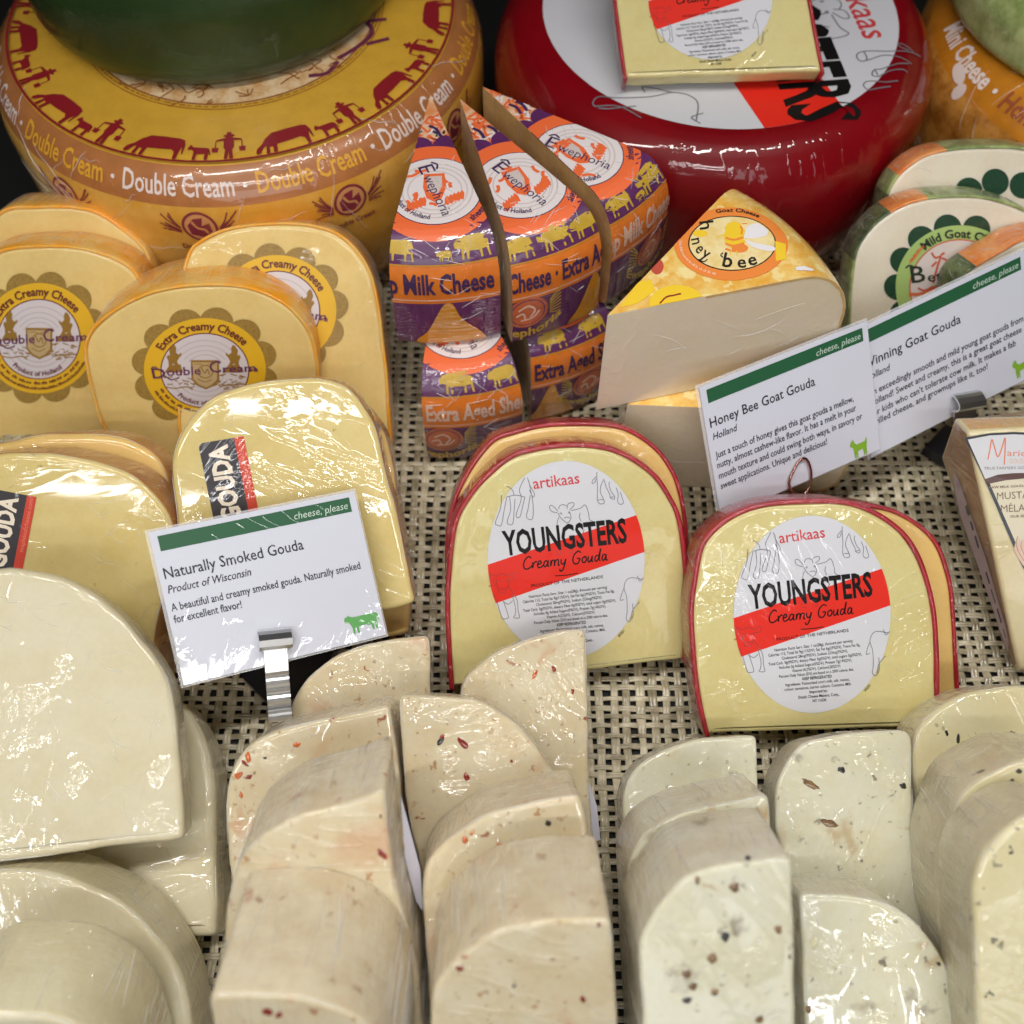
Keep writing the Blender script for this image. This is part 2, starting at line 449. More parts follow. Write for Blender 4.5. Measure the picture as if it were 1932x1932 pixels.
def weave():
    PX, PY = .00533, .00405
    x0, x1, y0, y1 = -.42, .42, -.06, .420
    nx, ny = int((x1-x0)/PX), int((y1-y0)/PY)
    cs = np.array([-1, -.72, -.38, -.12, 0, .12, .38, .72, 1.])      # two threads side by side
    ch = np.array([-.8, .25, .45, .1, -.35, .1, .45, .25, -.8])
    k = len(cs); Vs = []; Fs = []; base = 0; att = []
    xoff = rng.normal(0, .00034, nx); yoff = rng.normal(0, .00026, ny)
    def strand(n, along, across, half, sgn, swap, j):
        nonlocal base
        m = 3
        s = np.arange(0, n*m+1)/m
        ph = s*math.pi+math.pi/2*0
        amp = .00042
        zz = amp*np.cos(math.pi*(s-.5)-math.pi/2*0)*0 + amp*np.sin(math.pi*s)*sgn
        wob = np.interp(s, np.arange(0, n+3, 3.0), rng.normal(0, .00024, len(np.arange(0, n+3, 3.0))))
        hw = half*(1+np.interp(s, np.arange(0, n+3, 2.0), rng.normal(0, .11, len(np.arange(0, n+3, 2.0)))))
        A = along(s)[:, None]+0*cs[None]
        B = across+wob[:, None]+hw[:, None]*cs[None]
        Z = zz[:, None]+.00036*ch[None]
        X, Y = (B, A) if swap else (A, B)
        # the mat bends very slightly
        Z = Z+.0004*np.sin(X*23+1)*np.sin(Y*19)
        Vs.append(np.stack([X, Y, Z], -1).reshape(-1, 3))
        r_ = len(s)
        i = np.arange(r_-1)[:, None]*k+np.arange(k-1)[None]+base
        q = np.stack([i, i+1, i+k+1, i+k], -1).reshape(-1, 4)
        if swap: q = q[:, ::-1]
        Fs.append(q); att.append(np.full(r_*k, rng.uniform()))
        base += r_*k
    for a in range(nx):   # warp runs away from the viewer
        strand(ny, lambda s: y0+s*PY, x0+(a+.5)*PX+xoff[a],   .00160, 1 if a % 2 else -1, True, a)
    for b in range(ny):   # weft
        strand(nx, lambda s: x0+s*PX, y0+(b+.5)*PY+yoff[b], .00114, -1 if b % 2 else 1, False, b)
    V = np.concatenate(Vs); Q = np.concatenate(Fs)
    V[:, 2] -= .0009
    me = bpy.data.meshes.new('woven_mat')
    me.vertices.add(len(V)); me.vertices.foreach_set('co', V.astype(np.float32).ravel())
    me.loops.add(len(Q)*4); me.loops.foreach_set('vertex_index', Q.astype(np.int32).ravel())
    me.polygons.add(len(Q)); me.polygons.foreach_set('loop_start', np.arange(0, len(Q)*4, 4, dtype=np.int32))
    me.polygons.foreach_set('use_smooth', np.ones(len(Q), bool))
    me.update(calc_edges=True); me.validate()
    a = me.attributes.new('strand', 'FLOAT', 'POINT'); a.data.foreach_set('value', np.concatenate(att).astype(np.float32))
    m = bpy.data.materials.new('woven_vinyl'); m.use_nodes = True; t = NT(m.node_tree); p = m.node_tree.nodes['Principled BSDF']
    at = t.n('ShaderNodeAttribute', attribute_name='strand').outputs['Fac']
    c = t.n('ShaderNodeTexCoord').outputs['Object']
    f = t.m('ADD', t.m('MULTIPLY', at, .5), t.m('MULTIPLY', t.smooth(t.noise(c, 190, 3), .3, .7), .55), clamp=True)
    col = t.mix(f, S(138, 128, 100), S(222, 211, 182))
    m.node_tree.links.new(col, p.inputs['Base Color'])
    p.inputs['Roughness'].default_value = .26; p.inputs['Specular IOR Level'].default_value = .8
    me.materials.append(m)
    o = bpy.data.objects.new('woven_mat', me); COL.objects.link(o)
    tag(o, 'beige woven vinyl mat with small black holes under all the cheeses', 'mat')
weave()

# ------------------------------------------------------------------ cheese wheels
class Wheel:
    """lathe of a flat cheese: flat top to rt, rounded shoulder and foot"""
    def __init__(s, name, label, c, R, h, rt, mat_of, mats, seg=160, z=0.0, foot=.03, inn=None, fr=None, sag=.0):
        s.c = np.array([c[0], c[1], z]); s.R, s.h, s.rt = R, h, rt
        pr = [(0, h), (rt*.5, h), (rt*.8, h), (rt, h)]
        sh = R-rt; vh = min(h*.62, sh*1.25)
        for i in range(1, 15):
            a = i/14*math.pi/2; pr.append((rt+sh*math.sin(a), h-vh*(1-math.cos(a))))
        fz = min(foot, h-vh-.002)
        pr.append((R, fz+ (h-vh-fz)*.5))
        for i in range(0, 9):
            a = i/8*math.pi/2; pr.append((R-(inn or foot*.8)*(1-math.cos(a)), fz*(1-math.sin(a))))
        pr.append((0, 0)); s.pr = np.array(pr)
        s.S = np.r_[0, np.cumsum(np.linalg.norm(np.diff(s.pr, axis=0), axis=1))]
        # refine
        ss = np.unique(np.r_[s.S, np.linspace(0, s.S[-1], 60)])
        V = []; Fc = []; fm = []
        for i, q in enumerate(ss):
            r_, z_ = np.interp(q, s.S, s.pr[:, 0]), np.interp(q, s.S, s.pr[:, 1])
            for j in range(seg):
                a = 2*math.pi*j/seg
                V.append((max(r_, 1e-5)*math.cos(a), max(r_, 1e-5)*math.sin(a), z_))
        for i in range(len(ss)-1):
            mi = mat_of((ss[i]+ss[i+1])/2)
            for j in range(seg):
                a, b = i*seg+j, i*seg+(j+1) % seg
                Fc.append((a, a+seg, b+seg, b)); fm.append(mi)
        M = Matrix.Translation(tuple(s.c)) if fr is None else fr
        s.o = mk(name, V, Fc, mats, fm, matrix=M)
        tag(s.o, label, 'whole cheese')
    def at(s, theta, q, lift=0.0):
        """local point at angle theta and arc length q from the top centre"""
        q = np.clip(q, 0, s.S[-1])
        r_, z_ = np.interp(q, s.S, s.pr[:, 0]), np.interp(q, s.S, s.pr[:, 1])
        e = .001
        dr = np.interp(q+e, s.S, s.pr[:, 0])-np.interp(q-e, s.S, s.pr[:, 0]); dz = np.interp(q+e, s.S, s.pr[:, 1])-np.interp(q-e, s.S, s.pr[:, 1])
        L = math.hypot(dr, dz)+1e-12
        nr, nz = -dz/L, dr/L
        r_ += nr*lift; z_ += nz*lift
        return (r_*math.cos(theta), r_*math.sin(theta), z_)

yel_top = plain('yellow_label_paper', S(226, 174, 60, .9), .35, coat=1, bump=.5, var=.06)
brown_band = plain('brown_label_band', S(176, 112, 62), .35, coat=1, bump=.7, var=.1)
yel_side = cheese('yellow_side_rind', S(208, 150, 52), S(222, 176, 92), mott=.6, sss=0, rough=.4, bump=.8, mscale=22)
cream_top = cheese('cream_label_paper', S(228, 200, 160), S(200, 150, 90), mott=.45, sss=0, rough=.5, bump=.3, mscale=120)
YW = Wheel('whole_cheese', 'large yellow cheese wheel with dark red cow silhouettes ringed round its top',
           (-.130, .444), .1160, .100, .096, lambda q: 0 if q < .066 else (1 if q < .1035 else (2 if q < .1200 else 3)), [cream_top, yel_top, brown_band, yel_side], foot=.064, inn=.030)
red_wax = plain('red_wax', (.20, .001, .005, 1), .4, coat=1, bump=.45, spec=.2, var=.12, vscale=25)
RW = Wheel('whole_cheese', 'large dark red waxed cheese wheel with white round label on top', (.0972, .4465), .1060, .098, .0835, lambda q: 0, [red_wax], foot=.055, inn=.030)
green_wax = plain('dark_green_wax', (.018, .045, .010, 1), .38, coat=.35, bump=.7, var=.2, vscale=20)
GW = Wheel('whole_cheese', 'dark green waxed cheese wheel stacked on top of the yellow wheel', (-.1395, .470), .087, .07, .055, lambda q: 0, [green_wax], z=.1002, foot=.012)
or_band = plain('orange_label_band', S(196, 124, 28), .35, coat=1, bump=.8, var=.12)
or_side = cheese('honeycomb_side', S(206, 146, 66), S(150, 88, 24), mott=.5, sss=0, rough=.4, bump=.9, mscale=70)
OW = Wheel('whole_cheese', 'orange honey cheese wheel at the right edge under a pale green wheel', (.305, .440), .106, .096, .084, lambda q: 0 if q < .108 else 1, [or_band, or_side], foot=.04, inn=.025)
gr_rind = cheese('pale_green_rind', S(120, 136, 72), S(186, 196, 136), mott=.6, sss=0, rough=.4, bump=.8, mscale=40)
TW = Wheel('whole_cheese', 'pale green and cream cheese wheel lying on the orange wheel', (.288, .4535), .082, .026, .072, lambda q: 1 if q < .060 else 0, [gr_rind, plain('cream_label', S(216, 196, 176), .5, coat=.6, var=.05)], z=.0962, foot=.006)
# ------------------------------------------------------------------ cheese slabs
gouda = cheese('young_gouda_paste', S(214, 202, 142), S(206, 188, 124), mott=.25, bump=.4)
gouda_o = cheese('young_gouda_orange', S(230, 192, 118), mott=.2, bump=.7)
redrind = plain('red_rind', (.36, .010, .022, 1), .35, coat=1, bump=1.3, film='rim', var=.15)
dcp = cheese('cream_gouda_paste', S(234, 206, 136), S(222, 188, 112), mott=.25, bump=.35, coat=.7)
dcrind = cheese('yellow_printed_rind', S(242, 160, 24), S(232, 190, 104), mott=.6, sss=0, bump=1.0, film='rim', mscale=60)
smk = cheese('smoked_gouda_paste', S(221, 201, 138), S(211, 188, 118), mott=.3, bump=.2, specks=((60, .07, .25, S(160, 138, 84), .6), (160, .10, .2, S(170, 146, 90), .7)))
smk2 = cheese('smoked_gouda_back', S(236, 200, 124), mott=.15, bump=.4)
smr = cheese('smoked_rind', S(206, 152, 88), S(190, 130, 66), mott=.4, bump=1, film='rim')
pale = cheese('pale_gouda_paste', S(214, 206, 178), S(208, 196, 160), mott=.3, bump=1.1)
paler = cheese('pale_rim_film', S(216, 208, 174), S(206, 194, 158), mott=.35, bump=1.3, film='rim')
CH = ((75, .13, .22, (.30, .06, .02, 1), .6), (150, .16, .3, (.40, .20, .08, 1), .8), (300, .2, .3, S(150, 116, 84), .9), (40, .40, .35, S(202, 160, 124), 1.0))
chil = cheese('chili_gouda_paste', S(214, 202, 172), S(206, 188, 150), mott=.35, bump=1.4, mscale=70, specks=CH)
chilr = cheese('chili_rim_film', S(220, 208, 180), S(208, 190, 158), mott=.45, mscale=90, bump=1.5, film='rim', specks=((70, .28, .45, S(170, 100, 66), .9), (160, .3, .5, S(150, 110, 80), .9)))
TR = ((60, .20, .25, S(150, 140, 120), .9), (150, .16, .25, S(120, 112, 98), .8), (300, .2, .22, S(140, 130, 110), .9), (45, .26, .22, S(184, 160, 118), .9))
truf = cheese('pepper_gouda_paste', S(217, 214, 192), S(210, 204, 172), mott=.35, mscale=60, bump=1.8, specks=TR)
trufr = cheese('pepper_rim_film', S(218, 214, 196), S(206, 198, 174), mott=.45, mscale=90, bump=1.6, film='rim', specks=((110, .26, .4, S(150, 138, 110), .8),))
herb = cheese('herb_gouda_paste', S(218, 209, 170), S(210, 196, 148), mott=.25, bump=.8, specks=((80, .11, .2, (.05, .05, .04, 1), .4), (160, .13, .25, (.06, .06, .05, 1), .4), (44, .22, .22, S(160, 148, 110), 1.0)))
herbr = cheese('herb_rim_film', S(214, 206, 176), S(200, 188, 156), mott=.4, bump=1.5, film='rim', specks=((90, .26, .5, (.08, .06, .05, 1), .6),))
goatp = cheese('goat_gouda_paste', S(236, 226, 206), S(230, 214, 190), mott=.25, bump=.5)

# red rind youngsters
Y1_OUT = [(848, 1302, 'c'), (842, 1200), (841, 1111), (853, 994), (882, 934), (920, 891), (963, 857), (1004, 844), (1061, 836), (1121, 837), (1164, 847), (1204, 867), (1241, 897), (1267, 937), (1285, 977), (1297, 1060), (1300, 1150), (1297, 1249, 'c')]
slab('y1', 'red rinded gouda slab with white oval label, left of the two oval labelled ones', Y1_OUT, [gouda], .015, el=46, base=((850, 1300), (1295, 1250)), ground=False, rind=(.0016, redrind), group='red rinded gouda slabs')
slab('y1b', 'red rinded gouda slab right behind the left oval labelled slab', [(846, 1240, 'c'), (841, 1111), (843, 1000), (866, 915), (921, 834), (964, 814), (1027, 799), (1094, 796), (1154, 799), (1194, 811), (1237, 841), (1264, 874), (1285, 920), (1298, 1000), (1301, 1100), (1298, 1220, 'c')],
     [gouda_o], .014, off=('y1', -.0162), el=46, ground=False, rind=(.0014, redrind), group='red rinded gouda slabs')
Y2_OUT = [(1331, 1392, 'c'), (1318, 1338), (1308, 1277), (1300, 1161), (1308, 1087), (1321, 1027), (1355, 987), (1398, 961), (1448, 947), (1505, 942), (1565, 941), (1608, 946), (1648, 961), (1681, 981), (1711, 1007), (1735, 1044), (1751, 1087), (1765, 1144), (1771, 1211), (1773, 1288), (1771, 1378, 'c')]
slab('y2', 'red rinded gouda slab with white oval label in front of the honey card', Y2_OUT, [gouda], .018, el=53, base=((1335, 1388), (1731, 1378)), ground=False, rind=(.0016, redrind), group='red rinded gouda slabs')
slab('y2b', 'orange tinted red rinded slab mostly hidden behind the right oval labelled slab', [(1345, 1380, 'c'), (1330, 1277), (1322, 1161), (1335, 1050), (1400, 985), (1505, 952), (1600, 946), (1655, 953), (1688, 961), (1725, 981), (1761, 1011), (1781, 1047), (1798, 1111), (1805, 1211), (1810, 1288), (1811, 1345, 'c')],
     [gouda_o], .018, off=('y2', -.0190), el=53, ground=False, rind=(.0014, redrind), group='red rinded gouda slabs')

# double cream
G_DC = 'cream gouda slabs with round yellow label'
slab('dcm', 'cream gouda slab with full yellow and white round label, orange rind showing on top', [(205, 850), (197, 814), (187, 794), (173, 744), (163, 700), (158, 661), (167, 627), (200, 593), (250, 563), (300, 545), (367, 535), (433, 535), (483, 544), (533, 567), (567, 597), (590, 633), (600, 677), (604, 720), (606, 780), (605, 830)],
     [dcp], .030, el=24, base=((205, 835), (605, 825)), rind=(.0012, dcrind), group=G_DC)
slab('dcl', 'cream gouda slab at the left edge whose round yellow label is cut by the frame', [(-110, 850), (-115, 700), (-105, 600), (-70, 510), (0, 471), (67, 462), (133, 463), (183, 473), (233, 493), (262, 520), (285, 570), (292, 640), (292, 760), (290, 850)],
     [dcp], .018, el=27, base=((-100, 875), (285, 865)), rind=(.0012, dcrind), group=G_DC, shift=-.026)
slab('dclb', 'unlabelled cream gouda slab peeking over the leftmost round labelled slab', [(-90, 800), (-95, 640), (-70, 480), (0, 398), (67, 388), (133, 388), (183, 398), (233, 430), (267, 460), (283, 487), (300, 560), (302, 700), (300, 800)],
     [dcp], .020, off=('dcl', -.0185), el=27, rind=(.0012, dcrind), group=G_DC)
slab('dcr', 'cream gouda slab with half hidden round label against the yellow wheel', [(335, 800), (340, 560), (353, 480), (377, 453), (427, 430), (500, 420), (567, 420), (617, 430), (644, 443), (671, 467), (694, 500), (707, 533), (717, 583), (724, 644), (730, 694), (734, 755), (738, 813, 'c')],
     [dcp], .026, el=41, base=((500, 822), (737, 811)), rind=(.0010, dcrind), group=G_DC)

# smoked gouda
G_SM = 'smoked gouda slabs'
slab('sgm', 'smoked gouda slab with black and red label standing behind the smoked gouda card', [(350, 1190), (338, 1100), (333, 977), (323, 894), (330, 844), (347, 804), (377, 767), (417, 741), (483, 722), (550, 714), (600, 712), (644, 724), (661, 734), (687, 767), (707, 804), (721, 857), (734, 911), (751, 977), (764, 1044), (777, 1104), (786, 1137, 'c'), (741, 1151)],
     [smk, smr], .018, el=51, base=((400, 1165), (786, 1140), .033), ground=False, group=G_SM, r=.002)
slab('sgmb', 'smoked gouda slab mostly hidden beneath the slab behind the card', [(360, 1230), (345, 977), (352, 844), (420, 758), (550, 726), (650, 740), (715, 800), (737, 857), (752, 944), (768, 1050), (775, 1120), (772, 1197, 'c'), (741, 1203)],
     [smk2, smr], .018, off=('sgm', -.0190), el=51, ground=False, group=G_SM, r=.002)
slab('sgl', 'smoked gouda slab with black and red label at the left edge', [(-140, 1210), (-135, 1000), (-90, 880), (0, 857), (50, 854), (117, 857), (183, 871), (250, 897), (285, 926), (310, 957), (325, 985), (330, 1040), (318, 1100), (302, 1150), (290, 1210)],
     [smk, smr], .024, el=51, base=((0, 1215), (290, 1205), .03), group=G_SM, r=.002)
slab('sglb', 'unlabelled bright yellow smoked gouda slab between the left label slab and cream gouda', [(-120, 1000), (-100, 880), (-40, 845), (20, 832), (67, 821), (133, 817), (200, 819), (250, 831), (290, 857), (310, 884), (320, 921), (328, 970), (332, 1040), (330, 1130)],
     [smk2, smr], .018, off=('sgl', -.0245), el=51, group=G_SM, r=.003)

# pale plain gouda
G_P = 'plain pale gouda slabs at the lower left'
slab('p2', 'small plain pale slab flat on the mat beneath the big pale slab', [(150, 1775), (160, 1500), (240, 1340), (315, 1318), (343, 1326), (367, 1358), (387, 1398), (397, 1431), (404, 1488), (406, 1588), (408, 1688), (406, 1765, 'c'), (360, 1769)],
     [pale, paler], .022, el=78, top=(330, 1560, .024), yaw=4, ground=False, group=G_P, r=.003)
slab('p1', 'big smooth plain pale gouda slab at the left edge', [(-160, 1640, 'c'), (-170, 1400), (-160, 1200), (-100, 1100), (0, 1071), (50, 1074), (117, 1087), (167, 1114), (207, 1144), (240, 1174), (267, 1207), (293, 1241), (311, 1270), (323, 1305), (333, 1371), (343, 1471), (349, 1583, 'c'), (200, 1600), (100, 1615), (0, 1627)],
     [pale, paler], .020, el=66, yaw=24, top=(200, 1600, .052), ground=False, group=G_P, r=.0022)
slab('p3', 'plain pale rounded slab below the big pale slab', [(-150, 1932), (-150, 1760), (-100, 1670), (0, 1641), (67, 1643), (110, 1651), (167, 1671), (217, 1695), (257, 1725), (293, 1765), (327, 1815), (350, 1865), (362, 1932), (366, 2000)],
     [pale, paler], .026, el=63, yaw=6, rest=['p2'], group=G_P, r=.002)
slab('p4', 'film wrapped pale slab in the bottom left corner, nearest the viewer', [(-130, 2050), (-120, 1960), (-50, 1917), (0, 1915), (77, 1915), (133, 1932), (190, 1965), (240, 2020), (262, 2080)],
     [pale, paler], .034, el=36, yaw=4, top=(20, 1915, .092), group=G_P, r=.002)

# chili gouda, left column
G_C = 'red speckled chili gouda quarter slabs'
slab('c1', 'rearmost chili quarter slab of the left column, below the smoked gouda card', [(547, 1350), (552, 1325), (565, 1300), (590, 1270), (640, 1235), (700, 1213), (760, 1204), (809, 1199, 'c'), (811, 1240), (812, 1308)],
     [chil, chilr], .018, el=66, yaw=6, top=(760, 1204, .042), group=G_C)
slab('c2', 'chili quarter slab with reddish left rim, second in the left column', [(440, 1680), (431, 1620), (427, 1555), (428, 1500), (440, 1447), (467, 1408), (510, 1383), (560, 1368), (644, 1350), (735, 1329, 'c'), (744, 1388), (756, 1488)],
     [chil, chilr], .028, el=62, yaw=5, rest=['c1'], group=G_C)
slab('c3', 'big chili quarter slab amid the left column with paper sticker at its side', [(425, 1800), (426, 1740), (438, 1660), (452, 1625), (480, 1588), (523, 1559), (580, 1535), (644, 1518), (727, 1489, 'c'), (731, 1560), (744, 1655), (766, 1740), (790, 1840)],
     [chil, chilr], .034, el=45, yaw=4, rest=['c2'], group=G_C)
slab('c4', 'chili slab at the bottom of the left column with red flake on its white face', [(402, 1960), (395, 1879, 'c'), (493, 1876), (547, 1878), (600, 1888), (644, 1904), (681, 1925), (720, 1960), (750, 2010)],
     [chil, chilr], .044, el=36, yaw=0, rest=['c3'], group=G_C)
# right column
slab('d1', 'tall chili quarter slab leaning on the left oval labelled gouda', [(866, 1340), (874, 1288), (897, 1261), (937, 1231), (994, 1207), (1044, 1194), (1104, 1186, 'c'), (1108, 1288), (1110, 1388), (1113, 1488), (1120, 1605)],
     [chil, chilr], .016, el=65, yaw=8, top=(1044, 1194, .050), group=G_C)
slab('d2', 'chili quarter slab with two dark red flakes, square corner at its upper left', [(797, 1650), (785, 1600), (777, 1571), (763, 1488), (757, 1388), (752, 1312, 'c'), (811, 1312), (861, 1315), (897, 1319), (944, 1345), (977, 1368), (1004, 1398), (1027, 1431), (1051, 1468), (1075, 1540), (1085, 1600)],
     [chil, chilr], .022, el=67, yaw=-2, rest=['d1'], group=G_C)
slab('d3', 'chili quarter slab with orange stains on its face in the right column', [(800, 1740), (796, 1690), (803, 1642), (820, 1608), (846, 1584), (886, 1555), (928, 1532), (977, 1520), (1027, 1509), (1096, 1497, 'c'), (1107, 1555), (1117, 1615), (1130, 1680)],
     [chil, chilr], .030, el=59, yaw=5, rest=['d2', 'd1'], group=G_C)
slab('d4', 'front chili slab of the right column with broad film covered rim', [(812, 2000), (812, 1932), (818, 1873), (838, 1836), (877, 1796), (927, 1761), (977, 1745), (1044, 1737), (1154, 1734, 'c'), (1159, 1821), (1164, 1932), (1168, 2000)],
     [chil, chilr], .036, el=42, yaw=2, rest=['d3'], group=G_C)

# pepper gouda
G_E = 'white pepper flecked gouda quarter slabs'
slab('e1', 'rearmost white pepper slab with a bright crinkled glare', [(1180, 1600), (1176, 1521), (1178, 1488), (1194, 1455), (1227, 1428), (1288, 1402), (1338, 1393), (1427, 1386, 'c'), (1429, 1440), (1432, 1540)],
     [truf, trufr], .018, el=71, yaw=4, top=(1338, 1391, .042), group=G_E)
slab('e2', 'white pepper slab with a curved line of light along its top, between two others', [(1186, 1700), (1185, 1640), (1195, 1606), (1213, 1578), (1254, 1547), (1288, 1531), (1338, 1520), (1450, 1498, 'c'), (1455, 1561), (1460, 1640)],
     [truf, trufr], .030, el=61, yaw=3, rest=['e1'], group=G_E)
slab('e3', 'front white pepper slab with brown peppercorn spots on its flat face', [(1214, 2000), (1212, 1921), (1207, 1788), (1218, 1748), (1245, 1707), (1288, 1657), (1338, 1638), (1400, 1628), (1495, 1615, 'c'), (1497, 1690), (1502, 1932), (1503, 2000)],
     [truf, trufr], .034, el=53, yaw=2, rest=['e2'], group=G_E)
slab('f1', 'white pepper slab covered with net of glittering film creases', [(1510, 1720), (1490, 1660), (1475, 1600), (1464, 1555), (1465, 1488), (1475, 1455), (1505, 1411), (1541, 1395), (1605, 1383), (1700, 1376, 'c'), (1719, 1391), (1722, 1488), (1729, 1605), (1742, 1745)],
     [truf, trufr], .020, el=71, yaw=2, top=(1605, 1385, .046), group=G_E)
slab('f2', 'white pepper slab with few spots, square corner at its upper left and curved right side', [(1520, 2000), (1519, 1932), (1514, 1800), (1507, 1684, 'c'), (1571, 1688), (1621, 1692), (1671, 1703), (1712, 1727), (1744, 1758), (1773, 1800), (1796, 1850), (1811, 1900), (1820, 1960), (1826, 2000)],
     [truf, trufr], .028, el=66, yaw=-3, rest=['f1'], group=G_E)
# herb gouda
G_G = 'black flecked herb gouda slabs at the right edge'
slab('g1', 'rearmost herb gouda slab with round top and black flecks', [(1735, 1600), (1728, 1501), (1722, 1455), (1721, 1421), (1725, 1395), (1735, 1368), (1755, 1348), (1788, 1325), (1828, 1308), (1871, 1298), (1932, 1293), (2010, 1305), (2050, 1350), (2060, 1450)],
     [herb, herbr], .022, el=68, yaw=-4, top=(1871, 1298, .046), group=G_G, r=.002)
slab('g2', 'tall herb gouda slab with pale yellow face, middle of the three', [(1790, 1900), (1784, 1801), (1772, 1755), (1771, 1655), (1779, 1595), (1793, 1550), (1811, 1505), (1835, 1478), (1871, 1458), (1932, 1435), (2020, 1440), (2060, 1500), (2070, 1600)],
     [herb, herbr], .032, el=56, yaw=-8, rest=['g1'], group=G_G, r=.002)
slab('g3', 'grey film wrapped herb gouda slab at the right bottom corner', [(1845, 2000), (1842, 1932), (1838, 1788), (1836, 1671), (1849, 1621), (1871, 1588), (1905, 1555), (1935, 1537), (2000, 1530), (2060, 1560), (2090, 1650)],
     [herb, herbr], .030, el=58, yaw=-8, rest=['g2'], group=G_G, r=.002)

# goat gouda in green rind
G_B = 'goat gouda slabs in printed green rind'
grind = cheese('printed_green_rind', S(112, 128, 76), S(178, 192, 124), mott=.8, sss=0, bump=1.2, film='rim', mscale=70)
gor = cheese('printed_orange_band', S(222, 120, 46), S(236, 160, 96), mott=.5, sss=0, bump=1.2, film='rim', mscale=90)
gdk = cheese('printed_leaf_band', S(56, 72, 44), S(112, 124, 84), mott=.9, sss=0, bump=1.2, film='rim', mscale=170)
slab('b2', 'half round goat gouda slab with dark green flower edged label', [(1598, 640), (1600, 590), (1604, 533), (1614, 472), (1641, 430), (1671, 403), (1708, 383), (1748, 372), (1788, 368), (1830, 368), (1871, 373), (1932, 393), (1980, 430), (2010, 500), (2020, 640)],
     [goatp], .014, el=27, base=((1640, 720), (1990, 700)), rind=(.0010, grind, ((.26, .36, gdk), (.36, .43, gor))), group=G_B)
slab('b1', 'rear half round goat gouda slab beside the red wheel', [(1660, 520), (1661, 430), (1668, 380), (1683, 343), (1708, 315), (1748, 290), (1805, 278), (1871, 275), (1932, 278), (2000, 300), (2050, 360), (2060, 500)],
     [goatp], .013, off=('b2', -.0165), el=27, rind=(.0010, grind, ((.15, .30, gdk), (.33, .42, gor))), group=G_B)
slab('b3', 'goat gouda slab in orange banded rind hidden behind the goat gouda card', [(1796, 640), (1798, 570), (1808, 530), (1830, 507), (1862, 488), (1905, 463), (1932, 450), (2000, 440), (2060, 470), (2090, 560)],
     [goatp], .013, el=20, yaw=16, top=(1855, 490, .074), rind=(.0010, grind, ((.0, .36, gdk), (.36, .60, gor))), group=G_B)

for q in ('c1', 'c2', 'c3', 'd1', 'd2', 'd3', 'e1', 'e2', 'f1', 'f2', 'g1', 'g2'): wrap_folds(q, 26, 14, .85, seed=3)
for q in ('c4', 'd4', 'e3', 'g3', 'p4'): wrap_folds(q, 46, 8)
wrap_folds('p1', 6, 44, .5); wrap_folds('p2', 6, 16, .5); wrap_folds('p3', 26, 12, .6)
for q in ('sgm', 'sgl'): wrap_folds(q, 26, 34, .9, r=.00016)
wrap_folds('sglb', 24, 6, .6, r=.00014); wrap_folds('sgmb', 24, 6, .6, r=.00014)
for q in ('y1', 'y2'): wrap_folds(q, 44, 16, .95, seed=5, r=.0002)
for q in ('y1b', 'y2b', 'dcm', 'dcl', 'dclb', 'dcr', 'b2', 'b1', 'b3'): wrap_folds(q, 40, 5, .7, r=.00015)
# ------------------------------------------------------------------ printed matter
_tc = {}
def glyphs(txt, bold=0.0):
    k = (txt, bold)
    if k in _tc: return _tc[k]
    c = bpy.data.curves.new('type', 'FONT'); c.body = txt; c.resolution_u = 2; c.offset = bold
    o = bpy.data.objects.new('type', c); COL.objects.link(o)
    dg = bpy.context.evaluated_depsgraph_get(); m = bpy.data.meshes.new_from_object(o.evaluated_get(dg))
    V = np.array([v.co[:2] for v in m.vertices]) if len(m.vertices) else np.zeros((0, 2))
    T = [tuple(p.vertices) for p in m.polygons]
    bpy.data.objects.remove(o); bpy.data.curves.remove(c); bpy.data.meshes.remove(m)
    _tc[k] = (V, T); return V, T
CAPH = .729
_h = glyphs('H')[0]; CAPH = float(_h[:, 1].max()-_h[:, 1].min())

